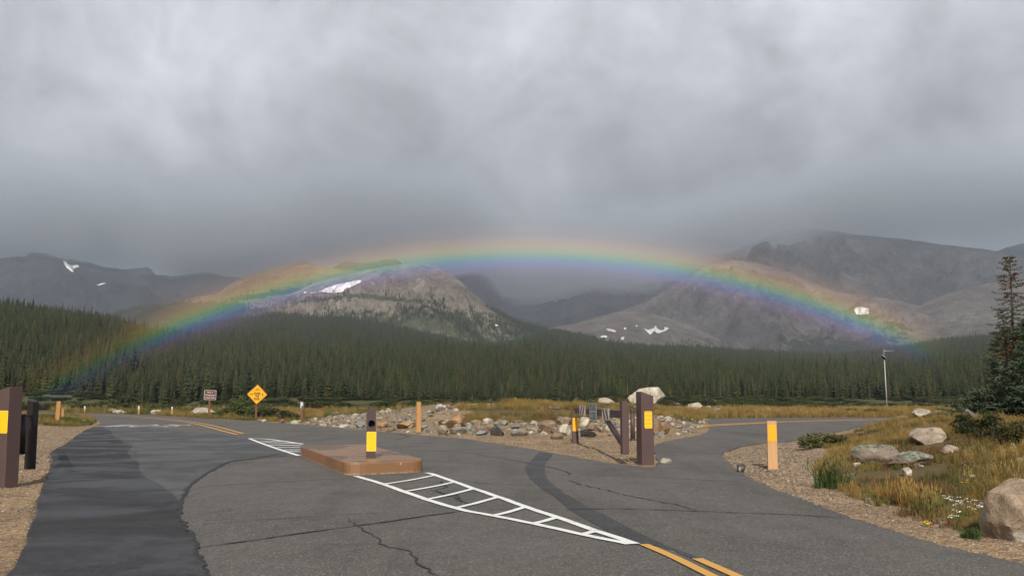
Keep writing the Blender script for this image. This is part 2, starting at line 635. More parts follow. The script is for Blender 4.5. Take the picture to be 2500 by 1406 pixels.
def m_rock():
    m, t = mat('mountain boulder', 0.85, 0.25)
    oi = t.n('ShaderNodeObjectInfo')
    p = t.vmath('ADD', objco(t), t.vmath('MULTIPLY', oi.outputs['Location'], (3.1, 2.3, 0.7)))
    base = oi.outputs['Color']
    n1 = t.noise(p, 1.4, 5, 0.62, 0.6)
    n2 = t.noise(p, 5.5, 5, 0.65)
    col = t.mix(t.rangem(n1, 0.3, 0.7), t.mix(1.0, base, (0.52, 0.50, 0.50), 'MULTIPLY'), t.mix(1.0, base, (1.2, 1.18, 1.12), 'MULTIPLY'))
    col = t.mix(t.math('MULTIPLY', t.rangem(n2, 0.42, 0.72), 0.6), col, t.mix(1.0, base, (0.42, 0.40, 0.41), 'MULTIPLY'))
    rust = t.rangem(t.noise(t.vmath('ADD', p, (7, 3, 1)), 1.3, 5, 0.65, 0.8), 0.57, 0.68)
    col = t.mix(t.math('MULTIPLY', rust, 0.45), col, (0.25, 0.145, 0.065))
    grain = t.noise(p, 26, 4, 0.75)
    col = t.mix(t.math('MULTIPLY', t.rangem(grain, 0.52, 0.68), 0.5), col, t.mix(1.0, base, (0.45, 0.43, 0.42), 'MULTIPLY'))
    col = t.mix(t.math('MULTIPLY', t.rangem(grain, 0.46, 0.32), 0.4), col, t.mix(1.0, base, (1.5, 1.48, 1.42), 'MULTIPLY'))
    # dark streaks and cracks
    mp = t.n('ShaderNodeMapping'); t.set(mp.inputs[0], p); mp.inputs['Scale'].default_value = (4.5, 4.5, 0.8)
    st = t.rangem(t.noise(mp.outputs[0], 1.0, 4, 0.6, 0.6), 0.60, 0.68)
    col = t.mix(t.math('MULTIPLY', st, 0.55), col, (0.035, 0.03, 0.026))
    pale = t.rangem(t.noise(t.vmath('ADD', p, (1, 9, 4)), 2.0, 4, 0.6, 0.4), 0.58, 0.70)
    col = t.mix(t.math('MULTIPLY', pale, 0.55), col, (0.50, 0.47, 0.40))
    t.set(t.b.inputs['Base Color'], col)
    bump(t, t.math('ADD', n2, t.math('MULTIPLY', t.noise(p, 16, 4, 0.7), 0.6)), 0.55, 0.06)
    return m


def m_lichen():
    m, t = mat('lichen covered boulder', 0.9, 0.2)
    p = objco(t)
    n1 = t.noise(p, 1.8, 5, 0.6, 0.4)
    col = t.mix(n1, (0.16, 0.12, 0.095), (0.26, 0.21, 0.17))
    g = t.n('ShaderNodeNewGeometry')
    sp = t.n('ShaderNodeSeparateXYZ'); t.set(sp.inputs[0], g.outputs['Normal'])
    up = t.rangem(t.math('ADD', sp.outputs[2], t.math('MULTIPLY', t.math('SUBTRACT', t.noise(p, 4, 5, 0.7), 0.5), 1.4)), 0.30, 0.62)
    lic = t.mix(t.rangem(t.noise(p, 12, 4, 0.7), 0.42, 0.58), (0.21, 0.25, 0.20), (0.055, 0.055, 0.045))
    col = t.mix(t.math('MULTIPLY', up, 0.85), col, lic)
    pal = t.rangem(t.noise(p, 9, 3, 0.6), 0.62, 0.68)
    col = t.mix(t.math('MULTIPLY', pal, 0.7), col, (0.40, 0.41, 0.37))
    t.set(t.b.inputs['Base Color'], col)
    bump(t, t.noise(p, 14, 5, 0.7), 0.5, 0.05)
    return m


def m_hero():
    m, t = mat('split granite', 0.85, 0.25)
    p = objco(t)
    n1 = t.noise(p, 3.0, 6, 0.65, 0.5)
    n2 = t.noise(p, 11, 6, 0.7)
    g = t.noise(p, 45, 4, 0.8)
    col = t.mix(t.rangem(n1, 0.32, 0.68), (0.27, 0.20, 0.14), (0.48, 0.37, 0.265))
    col = t.mix(t.math('MULTIPLY', t.rangem(n2, 0.5, 0.7), 0.5), col, (0.075, 0.055, 0.042))
    sp = t.n('ShaderNodeSeparateXYZ'); t.set(sp.inputs[0], p)
    # freshly broken pale face low on the right
    f = t.math('ADD', t.math('MULTIPLY', sp.outputs[0], 1.3), t.math('MULTIPLY', sp.outputs[2], -1.5))
    f = t.math('ADD', f, t.math('MULTIPLY', t.math('SUBTRACT', n1, 0.5), 1.6))
    pale = t.mix(t.rangem(n2, 0.35, 0.65), (0.36, 0.34, 0.295), (0.62, 0.59, 0.53))
    col = t.mix(t.math('MULTIPLY', t.rangem(f, -0.04, 0.16), 0.9), col, pale)
    col = t.mix(t.math('MULTIPLY', t.rangem(g, 0.5, 0.66), 0.55), col, (0.07, 0.055, 0.045))
    col = t.mix(t.math('MULTIPLY', t.rangem(g, 0.44, 0.30), 0.45), col, (0.46, 0.41, 0.34))
    t.set(t.b.inputs['Base Color'], col)
    bump(t, t.math('ADD', n2, t.math('MULTIPLY', g, 0.5)), 0.7, 0.05)
    return m


M_HERO = m_hero()
M_ROCK = m_rock()
M_LICHEN = m_lichen()


def m_leaf(name, stops, rough=0.65, instancer=False, trans=0.15):
    m, t = mat(name, rough, 0.25)
    oi = t.n('ShaderNodeObjectInfo')
    col = t.ramp(oi.outputs['Random'], stops)
    n = t.noise(worldco(t), 1.3, 3)
    col = t.mix(t.rangem(n, 0.3, 0.7), t.mix(1.0, col, (0.72, 0.74, 0.72), 'MULTIPLY'), t.mix(1.0, col, (1.22, 1.2, 1.2), 'MULTIPLY'))
    t.set(t.b.inputs['Base Color'], col)
    if trans:
        tr = t.n('ShaderNodeBsdfTranslucent'); t.set(tr.inputs[0], col)
        mx = t.n('ShaderNodeMixShader'); mx.inputs[0].default_value = trans
        t.t.links.new(t.b.outputs[0], mx.inputs[1]); t.t.links.new(tr.outputs[0], mx.inputs[2])
        t.t.links.new(mx.outputs[0], t.out.inputs[0])
    return m


SPRUCE_STOPS = [(0.0, (0.018, 0.026, 0.008)), (0.25, (0.031, 0.041, 0.011)), (0.5, (0.027, 0.039, 0.014)), (0.75, (0.045, 0.052, 0.015)), (0.93, (0.060, 0.064, 0.019)), (0.98, (0.062, 0.050, 0.018)), (1.0, (0.066, 0.042, 0.018))]
M_SPRUCE = m_leaf('spruce needles', SPRUCE_STOPS, trans=0.1)
M_SPRUCE_NEAR = m_leaf('blue green spruce needles', [(0, (0.062, 0.092, 0.052)), (1, (0.085, 0.11, 0.062))], trans=0.1)
M_RUST = m_leaf('rust brown needles and cones', [(0, (0.16, 0.055, 0.02)), (1, (0.22, 0.08, 0.03))], trans=0.1)
M_BARK = m_plain('conifer bark', (0.085, 0.07, 0.06), 0.9, 0.2, 0.3, 5)
M_DEADBARK = m_plain('bleached dead bark', (0.13, 0.122, 0.112), 0.9, 0.2, 0.25, 5)
M_WILLOW = m_leaf('willow leaves', [(0, (0.060, 0.085, 0.026)), (0.6, (0.085, 0.105, 0.032)), (1, (0.11, 0.11, 0.036))], trans=0.25)
M_WILLOW_DK = m_leaf('dark shrub leaves', [(0, (0.030, 0.046, 0.016)), (0.6, (0.046, 0.056, 0.018)), (1, (0.075, 0.062, 0.02))], trans=0.2)
M_GRASS_G = m_leaf('golden grass', [(0, (0.23, 0.138, 0.036)), (0.4, (0.30, 0.195, 0.062)), (0.75, (0.19, 0.143, 0.042)), (1, (0.38, 0.27, 0.11))], trans=0.3)
M_GRASS_O = m_leaf('olive grass', [(0, (0.10, 0.098, 0.028)), (0.5, (0.15, 0.13, 0.038)), (1, (0.21, 0.155, 0.046))], trans=0.3)
M_GRASS_N = m_leaf('green grass', [(0, (0.050, 0.085, 0.022)), (1, (0.085, 0.115, 0.03))], trans=0.3)
M_GRASS_B = m_leaf('brown herbs', [(0, (0.12, 0.068, 0.030)), (0.6, (0.18, 0.095, 0.038)), (1, (0.15, 0.105, 0.045))], trans=0.2)
M_PETAL = m_plain('white petals', (0.75, 0.75, 0.70), 0.7, 0.2, 0.06)
M_PETAL_Y = m_plain('yellow petals', (0.75, 0.50, 0.03), 0.7, 0.2, 0.06)


def m_pebble():
    m, t = mat('pebbles', 0.85, 0.25)
    oi = t.n('ShaderNodeObjectInfo')
    col = t.ramp(oi.outputs['Random'], [(0, (0.07, 0.06, 0.055)), (0.25, (0.16, 0.12, 0.09)), (0.5, (0.25, 0.18, 0.12)), (0.72, (0.20, 0.16, 0.135)), (0.88, (0.30, 0.24, 0.17)), (0.97, (0.38, 0.34, 0.29)), (1, (0.45, 0.42, 0.38))], 'CONSTANT')
    t.set(t.b.inputs['Base Color'], col)
    return m


M_PEBBLE = m_pebble()


def m_ground():
    m, t = mat('mountain ground', 0.92, 0.2)
    p = worldco(t)
    ga = t.n('ShaderNodeAttribute', attribute_name='grass').outputs['Fac']
    fa = t.n('ShaderNodeAttribute', attribute_name='forest').outputs['Fac']
    ra = t.n('ShaderNodeAttribute', attribute_name='pale').outputs['Fac']
    v = t.voronoi(p, 34.0, 'Color')
    sv = t.n('ShaderNodeSeparateColor'); t.set(sv.inputs[0], v)
    grav = t.ramp(sv.outputs[0], [(0, (0.13, 0.093, 0.058)), (0.3, (0.225, 0.155, 0.088)), (0.6, (0.29, 0.205, 0.118)), (0.88, (0.36, 0.26, 0.155)), (1.0, (0.46, 0.38, 0.28))])
    v2 = t.voronoi(p, 9.0, 'Color')
    sv2 = t.n('ShaderNodeSeparateColor'); t.set(sv2.inputs[0], v2)
    grav = t.mix(t.math('MULTIPLY', t.rangem(sv2.outputs[1], 0.86, 0.95), 0.5), grav, (0.07, 0.06, 0.05))
    big = t.noise(p, 0.7, 5, 0.6, 0.3)
    grav = t.mix(t.rangem(big, 0.3, 0.7), t.mix(1.0, grav, (0.74, 0.72, 0.72), 'MULTIPLY'), t.mix(1.0, grav, (1.14, 1.1, 1.06), 'MULTIPLY'))
    grav = t.mix(ra, grav, t.mix(1.0, grav, (0.95, 1.0, 1.02), 'MULTIPLY'))
    soil = t.mix(t.noise(p, 2.0, 5, 0.65), (0.065, 0.055, 0.026), (0.15, 0.105, 0.045))
    fuzz = t.math('ADD', ga, t.math('MULTIPLY', t.math('SUBTRACT', t.noise(p, 1.6, 5, 0.7), 0.5), 0.9))
    col = t.mix(t.math('MULTIPLY', t.rangem(fuzz, 0.35, 0.65), t.rangem(ga, 0.02, 0.2)), grav, soil)
    floor = t.mix(t.noise(p, 0.05, 5, 0.6), (0.05, 0.058, 0.024), (0.085, 0.078, 0.036))
    col = t.mix(fa, col, floor)
    t.set(t.b.inputs['Base Color'], col)
    bump(t, t.math('ADD', t.voronoi(p, 34.0), t.math('MULTIPLY', t.noise(p, 5, 5, 0.7), 1.2)), 0.6, 0.03)
    return m


M_GROUND = m_ground()

# ------------------------------------------------------------------ road outline (photo pixels on the flat road, z = 0)
ROAD_NEAR_LEFT = [(-60, 1700), (20, 1406), (62, 1345), (80, 1290), (92, 1240), (108, 1192), (120, 1160), (127, 1125), (126, 1106), (136, 1096), (162, 1083), (188, 1064), (212, 1049), (232, 1040), (247, 1029),
                  (225, 1020), (180, 1015.5), (120, 1013.6), (40, 1012.6), (-200, 1012)]
ROAD_FAR = [(-200, 1005.5), (0, 1006), (120, 1007), (250, 1009), (330, 1011.5), (400, 1014.5), (460, 1018), (500, 1021), (560, 1024.5), (640, 1029), (720, 1034.5), (790, 1040.5), (870, 1048), (930, 1053), (1000, 1059), (1070, 1065),
            (1130, 1070), (1190, 1079), (1270, 1091), (1350, 1104), (1420, 1118), (1475, 1127), (1545, 1135), (1585, 1139), (1605, 1134), (1600, 1112), (1594, 1092), (1610, 1082), (1650, 1072), (1695, 1064), (1728, 1052), (1733, 1036),
            (1742, 1021.5), (1900, 1019.5), (2050, 1018.5), (2250, 1018.3), (2700, 1018)]
ROAD_NEAR_RIGHT = [(2700, 1023), (2250, 1024), (2200, 1027.5), (2150, 1034), (2095, 1043), (2050, 1052), (1990, 1065), (1945, 1073), (1905, 1078), (1860, 1081), (1815, 1088), (1780, 1099), (1762, 1107), (1766, 1117), (1785, 1131), (1800, 1146),
                   (1832, 1166), (1900, 1196), (1985, 1226), (2085, 1264), (2190, 1298), (2300, 1330), (2400, 1352), (2520, 1380), (2700, 1420), (3000, 1500), (3300, 1700)]


def smoothline(pts, n=3):
    P = [Vector(p) for p in pts]
    out = []
    for i in range(len(P) - 1):
        p0 = P[max(i - 1, 0)]; p1 = P[i]; p2 = P[i + 1]; p3 = P[min(i + 2, len(P) - 1)]
        for k in range(n):
            t = k / n
            out.append(0.5 * ((2 * p1) + (p2 - p0) * t + (2 * p0 - 5 * p1 + 4 * p2 - p3) * t * t + (3 * p1 - p0 - 3 * p2 + p3) * t ** 3))
    out.append(P[-1])
    return out


def gpt(x, y, z=0.0):
    v = flat(x, y, z)
    return (v.x, v.y)


def gline(pts, n=1):
    w_ = [Vector(gpt(*p)) for p in pts]
    return smoothline(w_, n) if n > 1 else w_


def jitter(line, amp, seed):
    rr = random.Random(seed)
    return [Vector((p.x + rr.uniform(-amp, amp), p.y + rr.uniform(-amp, amp))) for p in line]


road_l = jitter(gline(ROAD_NEAR_LEFT, 4), 0.045, 1)
road_f = jitter(gline(ROAD_FAR, 4), 0.05, 2)
road_r = jitter(gline(ROAD_NEAR_RIGHT, 4), 0.045, 3)
ROADPOLY = [tuple(p) for p in road_l + road_f + road_r] + [(9, -25), (-4, -25)]


# ------------------------------------------------------------------ ground height
TIP_NEAR = [(-700, 690), (-200, 708), (0, 722), (100, 735), (200, 745), (280, 757), (330, 772), (400, 798), (500, 812), (560, 818), (700, 828), (900, 838), (1250, 842), (1400, 852), (1600, 868), (1800, 880), (2000, 880), (2200, 874), (2350, 862), (2500, 848), (3100, 825)]
TIP_MID = [(-700, 760), (0, 790), (300, 785), (440, 800), (520, 777), (600, 766), (680, 758), (760, 766), (850, 766), (950, 784), (1050, 804), (1130, 824), (1200, 832), (1260, 826), (1330, 810), (1400, 820), (1480, 828), (1530, 832), (1600, 836), (1700, 836), (1800, 846), (1900, 851), (2050, 852), (2130, 846), (2200, 836), (2300, 821), (2430, 806), (2500, 799), (3100, 780)]
TN = np.array(TIP_NEAR, float); TM = np.array(TIP_MID, float)
R1, R2, R3 = 620.0, 1500.0, 1950.0


def forest_z(x, y):
    Y = np.maximum(y, 1.0)
    u = 1250 + F * x / Y / 1.01
    h1 = (965 - (np.interp(u, TN[:, 0], TN[:, 1]) + 46)) / F * R1 + 1.6
    h2 = (965 - (np.interp(u, TM[:, 0], TM[:, 1]) + 15)) / F * R2 + 1.6
    z = np.full(np.shape(x), -1.2)
    t = np.clip((Y - 230) / (R1 - 230), 0, 1)
    z = z + (h1 + 1.2) * (t ** 0.72)
    t2 = np.clip((Y - R1) / (R2 - R1), 0, 1)
    dip = np.sin(t2 * np.pi) * 4
    z = np.where(Y > R1, h1 + (h2 - h1) * t2 - dip, z)
    t3 = np.clip((Y - R2) / (R3 - R2), 0, 1)
    z = np.where(Y > R2, h2 - 25 * t3, z)
    bumpy = (fbm(x / 60, y / 60, 3) - 0.5) * np.clip((Y - 250) / 300, 0, 1) * 7
    return z + bumpy


def near_target(x, y):
    """height of the verges above the road, before blending to the kerbless road edge"""
    z = np.zeros(np.shape(x))
    # stony mound behind the gate
    m = np.exp(-(((x - 1.5) / 10.5) ** 4)) * sstep(y, 40, 56) * (1 - sstep(y, 66, 90))
    z = z + 1.08 * m
    # right hand bank
    b = sstep(x - (2.2 + 0.16 * y), 0.0, 7.5) * (1 - sstep(y, 38, 52)) * sstep(y, 4, 12)
    z = z + 0.85 * b
    # small grassy island on the left
    g = np.exp(-(((x + 27) / 6.5) ** 2 + ((y - 56) / 7) ** 2))
    z = z + 0.35 * g
    # rough
    z = z + (fbm(x / 1.7, y / 1.7, 4) - 0.5) * 0.22 * np.clip(y / 20, 0.4, 1) + (fbm(x / 6 + 5, y / 6, 3) - 0.5) * 0.3
    # far meadow sinks gently to the lake bed
    z = z - 1.1 * sstep(y, 95, 190)
    return z


def Z(x, y):
    x = np.asarray(x, float); y = np.asarray(y, float)
    d = polydist(x, y, ROADPOLY)
    ins = inpoly(x, y, ROADPOLY)
    nz = near_target(x, y) * sstep(d, 0.05, 3.5) - 0.012
    nz = np.where(ins, -0.05, nz)
    k = sstep(y, 150, 230)
    return nz * (1 - k) + forest_z(x, y) * k


def Z1(x, y):
    return float(Z(np.array([x]), np.array([y]))[0])


def place(x, y):
    """where the line of sight through photo pixel (x, y) meets the ground"""
    d = ray(x, y)
    ys = np.geomspace(4, 230, 900)
    X = d.x / d.y * ys; zz = CH + d.z / d.y * ys
    g = Z(X, ys)
    i = np.argmax(zz <= g) if np.any(zz <= g) else len(ys) - 1
    if i > 0:
        a, b = zz[i - 1] - g[i - 1], zz[i] - g[i]
        t = a / (a - b) if a != b else 0
        yy = ys[i - 1] + (ys[i] - ys[i - 1]) * min(max(t, 0), 1)
    else:
        yy = ys[i]
    xx = d.x / d.y * yy
    return Vector((xx, yy, Z1(xx, yy)))


# ------------------------------------------------------------------ ground sheet
def build_ground():
    front = np.radians(np.concatenate([np.arange(-34, 34.01, 0.22)]))
    side = np.radians(np.concatenate([np.arange(-180, -34, 4.0)]))
    side2 = np.radians(np.concatenate([np.arange(38, 180.1, 4.0)]))
    az = np.concatenate([side, front, side2])
    r = np.concatenate([[0.2, 1.0, 2.0, 3.0], np.geomspace(3.8, 230, 300), np.geomspace(236, R3, 90)])
    A, RR = np.meshgrid(az, r, indexing='ij')
    X = RR * np.sin(A); Y = RR * np.cos(A)
    shp = X.shape
    z = Z(X.ravel(), Y.ravel()).reshape(shp)
    z = np.where(Y < 2, np.minimum(z, -0.02), z)
    V = np.stack([X, Y, z], -1).reshape(-1, 3)
    na, nr = shp
    i = np.arange(na - 1)[:, None] * nr + np.arange(nr - 1)[None, :]
    Q = np.stack([i, i + nr, i + nr + 1, i + 1], -1).reshape(-1, 4)
    me = mesh_np('ground', V, Q[:, ::-1], True)
    xs, ys = V[:, 0], V[:, 1]
    g = np.zeros(len(V))
    for poly, k in GRASS_ZONES:
        g = np.maximum(g, np.where(inpoly(xs, ys, poly), k, 0) * sstep(polydist(xs, ys, poly), 0, 1.0))
    g = np.maximum(g, sstep(ys, 66, 72) * (1 - 0.0))
    fo = sstep(ys, 120, 200)
    pale = np.exp(-(((xs - 0) / 14) ** 4)) * sstep(ys, 42, 48) * (1 - sstep(ys, 70, 80))
    for nme, arr in (('grass', g), ('forest', fo), ('pale', pale)):
        at_ = me.attributes.new(nme, 'FLOAT', 'POINT')
        at_.data.foreach_set('value', arr.astype(np.float32))
    return link('ground', me, M_GROUND, kind='structure')


def zone(pts):
    return [tuple(place(*p).xy) for p in pts]


Z_RIGHT = zone([(2035, 1078), (2100, 1050), (2200, 1026), (2320, 1010), (2500, 1003), (2800, 1000), (2800, 1330), (2560, 1325), (2440, 1310), (2330, 1296), (2230, 1272), (2120, 1232), (2020, 1186), (1985, 1150), (2030, 1110), (1990, 1082)])
Z_LEFT = zone([(-100, 1013.5), (60, 1014), (150, 1015.5), (205, 1019), (238, 1029), (215, 1040), (150, 1041), (80, 1036), (-100, 1038)])
Z_STRIP = zone([(380, 1014), (470, 1018.5), (560, 1024), (650, 1029), (700, 1030), (760, 1033), (760, 1018), (560, 1012), (380, 1008)])
Z_MOUND = zone([(1128, 1040), (1180, 1034), (1420, 1038), (1700, 1036), (1735, 1010), (1700, 994), (1560, 990), (1440, 988), (1300, 988), (1180, 988), (1100, 990), (1125, 1005)])
Z_FIELD = [(11.5, 71), (34, 71), (60, 75), (70, 115), (18, 118), (11, 95)]
Z_ML = zone([(700, 1030), (760, 1030), (800, 1018), (760, 1003), (640, 1004), (640, 1020)])
GRASS_ZONES = [(Z_RIGHT, 0.75), (Z_LEFT, 0.9), (Z_STRIP, 1.0), (Z_MOUND, 0.85), (Z_FIELD, 1.0), (Z_ML, 0.9)]
GROUND = build_ground()


# ------------------------------------------------------------------ road, patches, markings, cracks
def sheet(name, poly, z, m, parent, thick=0.0, kind='structure'):
    tri = tessellate_polygon([[Vector((p[0], p[1], 0)) for p in poly]])
    V = [(p[0], p[1], z) for p in poly]
    faces = []
    for t3 in tri:
        a, b, c = (Vector(V[i]) for i in t3)
        faces.append(t3 if (b - a).cross(c - a).z > 0 else t3[::-1])
    n = len(V)
    if thick:
        V += [(p[0], p[1], z - thick) for p in poly]
        for i in range(n):
            j = (i + 1) % n
            faces += [(i, n + i, n + j), (i, n + j, j)]
    me = mesh_np(name, V, faces)
    o = link(name, me, m, parent, kind=None if parent else kind)
    return o


ROAD = sheet('road', ROADPOLY, 0.0, M_ASPHALT, None, 0.07)


def strip_poly(line, w0, w1=None):
    w1 = w0 if w1 is None else w1
    L, Rr = [], []
    n = len(line)
    for i, p in enumerate(line):
        d = (line[min(i + 1, n - 1)] - line[max(i - 1, 0)])
        d = d.normalized() if d.length > 0 else Vector((0, 1))
        nrm = Vector((-d.y, d.x))
        ww = (w0 + (w1 - w0) * i / max(n - 1, 1)) / 2
        L.append(p + nrm * ww); Rr.append(p - nrm * ww)
    return L, Rr


def strip_mesh(name, lines, z, m, parent):
    """lines: list of (points, width0, width1)"""
    V, Fc = [], []
    for line, w0, w1 in lines:
        L, Rr = strip_poly(line, w0, w1)
        b = len(V)
        for l, r_ in zip(L, Rr):
            V += [(l.x, l.y, z), (r_.x, r_.y, z)]
        for i in range(len(line) - 1):
            a = b + 2 * i
            Fc.append((a, a + 1, a + 3, a + 2))
    return link(name, mesh_np(name, V, Fc), m, parent)


PATCH = [(20, 1406), (62, 1345), (80, 1290), (92, 1240), (108, 1192), (120, 1160), (127, 1125), (126, 1106), (136, 1096), (162, 1083), (188, 1064), (212, 1049), (236, 1041), (262, 1047), (284, 1068), (305, 1079), (326, 1088), (313, 1099), (318, 1112), (338, 1128), (343, 1143),
         (352, 1160), (372, 1172), (405, 1190), (432, 1212), (440, 1240), (438, 1262), (455, 1287), (478, 1316), (482, 1345), (495, 1375), (512, 1406), (640, 1700), (-60, 1700)]
pp = [p + Vector((-0.02, 0.0)) for p in jitter(gline(PATCH, 3), 0.03, 11)]
sheet('dark_asphalt_patch', pp, 0.008, M_ASPHALT2, ROAD)
WORN = [(236, 1041), (300, 1042), (400, 1048), (560, 1062), (660, 1088), (700, 1112), (610, 1121), (560, 1126), (512, 1150), (468, 1180), (447, 1212), (442, 1255), (432, 1212), (405, 1190), (352, 1160), (338, 1128), (313, 1099), (326, 1088), (284, 1068), (262, 1047)]
sheet('worn_asphalt_patch', jitter(gline(WORN, 3), 0.02, 12), 0.004, M_ASPHALT3, ROAD)
SEAL_L = [(1316, 1103), (1306, 1114), (1290, 1130), (1283, 1140), (1288, 1160), (1310, 1182), (1345, 1208), (1390, 1242), (1440, 1272), (1500, 1304), (1553, 1329), (1600, 1332), (1645, 1345), (1690, 1364)]
SEAL_R = [(1715, 1364), (1680, 1350), (1640, 1335), (1560, 1300), (1490, 1262), (1450, 1243), (1405, 1220), (1368, 1196), (1345, 1178), (1333, 1160), (1330, 1142), (1336, 1125), (1350, 1108)]
sheet('tar_strip', jitter(gline(SEAL_L, 3) + gline(SEAL_R, 3), 0.02, 13), 0.005, M_SEAL, ROAD)

# hatched nose in front of the island: two long lines and seven rungs
LL = [(868, 1163), (933, 1182), (1041, 1220), (1127, 1245), (1200, 1259), (1306, 1280), (1441, 1310), (1538, 1329.5)]
RL = [(1041, 1155), (1062, 1160), (1152, 1192), (1217, 1214), (1286, 1239), (1357, 1263), (1452, 1296), (1552, 1329)]
RUNGS = [((936, 1183), (1062, 1161)), ((987, 1201), (1108, 1178)), ((1044, 1220), (1155, 1194)), ((1116, 1240), (1216, 1214)), ((1208, 1259), (1284, 1238)), ((1304, 1279), (1358, 1264)), ((1424, 1305), (1453, 1296.5))]
strip_mesh('white_nose_line', [(jitter(gline(LL, 4), 0.008, 20), 0.125, 0.115)], 0.0125, M_WHITE, ROAD)
strip_mesh('white_nose_line', [(jitter(gline(RL, 4), 0.008, 21), 0.125, 0.115)], 0.013, M_WHITE, ROAD)
for i, (a, b) in enumerate(RUNGS):
    mid = ((a[0] + b[0]) / 2, (a[1] + b[1]) / 2 + 1.2)
    strip_mesh('white_rung', [(jitter(gline([a, mid, b], 4), 0.007, 30 + i), 0.105, 0.105)], 0.0135, M_WHITE, ROAD)
FA = [(607, 1070.5), (650, 1072), (690, 1077), (738, 1084.5)]
FB = [(609, 1071), (640, 1083), (680, 1097), (730, 1113)]
strip_mesh('white_nose_line', [(gline(FA, 3), 0.16, 0.16)], 0.0125, M_WHITE, ROAD)
strip_mesh('white_nose_line', [(gline(FB, 3), 0.12, 0.13)], 0.013, M_WHITE, ROAD)
for a, b in [((636, 1077), (690, 1077.5)), ((644, 1080.3), (738, 1083.2)), ((658, 1086.2), (735, 1088.2)), ((676, 1093), (734, 1092.5)), ((692, 1099), (733, 1098.2)), ((704, 1102.5), (732, 1103.3))]:
    strip_mesh('white_rung', [(jitter(gline([a, ((a[0] + b[0]) / 2, (a[1] + b[1]) / 2), b], 3), 0.01, int(a[0])), 0.24, 0.24)], 0.0135, M_WHITE, ROAD)
# yellow centre lines
Y1 = [(1572, 1330), (1640, 1359), (1735, 1406), (1900, 1490), (2300, 1700)]
Y2 = [(1702, 1365), (1795, 1406), (1970, 1486), (2380, 1700)]
strip_mesh('yellow_line', [(gline(Y1, 4), 0.11, 0.11)], 0.0125, M_YELLOW, ROAD)
strip_mesh('yellow_line', [(gline(Y2, 4), 0.11, 0.11)], 0.0125, M_YELLOW, ROAD)
Y3 = [(579, 1061), (543, 1052), (512, 1043.5), (480, 1035.5), (452, 1030.5), (415, 1025.5), (370, 1021.5), (330, 1018), (290, 1015), (240, 1012.6)]
Y4 = [(588, 1059), (560, 1051.5), (532, 1043.8), (500, 1036.2), (468, 1030.3), (430, 1025), (385, 1020.8), (340, 1017), (295, 1014), (245, 1011.8)]
strip_mesh('yellow_line', [(gline(Y3, 4), 0.15, 0.12)], 0.0125, M_YELLOW, ROAD)
strip_mesh('yellow_line', [([p + Vector((0.05, 0.18)) for p in gline(Y4, 4)], 0.15, 0.12)], 0.0127, M_YELLOW, ROAD)
Y5 = [(1700, 1043), (1733, 1040), (1830, 1034.5), (1900, 1031), (2000, 1028), (2100, 1025.6), (2200, 1024), (2260, 1023)]
Y6 = [(1700, 1040), (1733, 1037.4), (1830, 1032.6), (1900, 1029.6), (2000, 1026.8), (2100, 1024.6), (2200, 1023.2), (2260, 1022.3)]
strip_mesh('yellow_line', [(gline(Y5, 4), 0.34, 0.40)], 0.0125, M_YELLOW, ROAD)
strip_mesh('yellow_line', [(gline(Y6, 4), 0.34, 0.40)], 0.0127, M_YELLOW, ROAD)
# the word painted for drivers coming the other way
sl = text_mesh('SLOW', 1.0, 1.0, 0.0, 1.5, 0.0)
a_, b_ = flat(272, 1040), flat(450, 1040)
bb = [v.co for v in sl.vertices]
wx = max(v.x for v in bb) - min(v.x for v in bb); hy = max(v.y for v in bb) - min(v.y for v in bb)
Wd = (b_ - a_).length
ctr = (flat(360, 1035.5) + flat(360, 1043)) / 2
for v in sl.vertices:
    v.co = Vector((-v.co.x / wx * Wd, -v.co.y / hy * 3.9, 0))
link('slow_lettering', sl, M_WHITE_OLD, ROAD, loc=(ctr.x, ctr.y, 0.0125))


def crack(pts, wd, seed, jag=0.03):
    line = gline(pts)
    rr = random.Random(seed)
    out = []
    for i in range(len(line) - 1):
        L = (line[i + 1] - line[i]).length
        n = max(2, int(L / 0.12))
        for k in range(n):
            p = line[i].lerp(line[i + 1], k / n)
            out.append(p + Vector((rr.gauss(0, jag * 0.5), rr.gauss(0, jag * 0.5))))
    out.append(line[-1])
    V, Fc = [], []
    n = len(out)
    for i, p in enumerate(out):
        d = (out[min(i + 1, n - 1)] - out[max(i - 1, 0)]).normalized()
        nr = Vector((-d.y, d.x))
        ww = wd * 1.6 * (0.35 + 0.9 * rr.random()) * min(1, i / 5 + 0.2, (n - 1 - i) / 5 + 0.2)
        V += [(*(p + nr * ww / 2), 0.0095), (*(p - nr * ww / 2), 0.0095)]
    for i in range(n - 1):
        Fc.append((2 * i, 2 * i + 1, 2 * i + 3, 2 * i + 2))
    link('crack', mesh_np('crack', V, Fc), M_CRACK, ROAD)


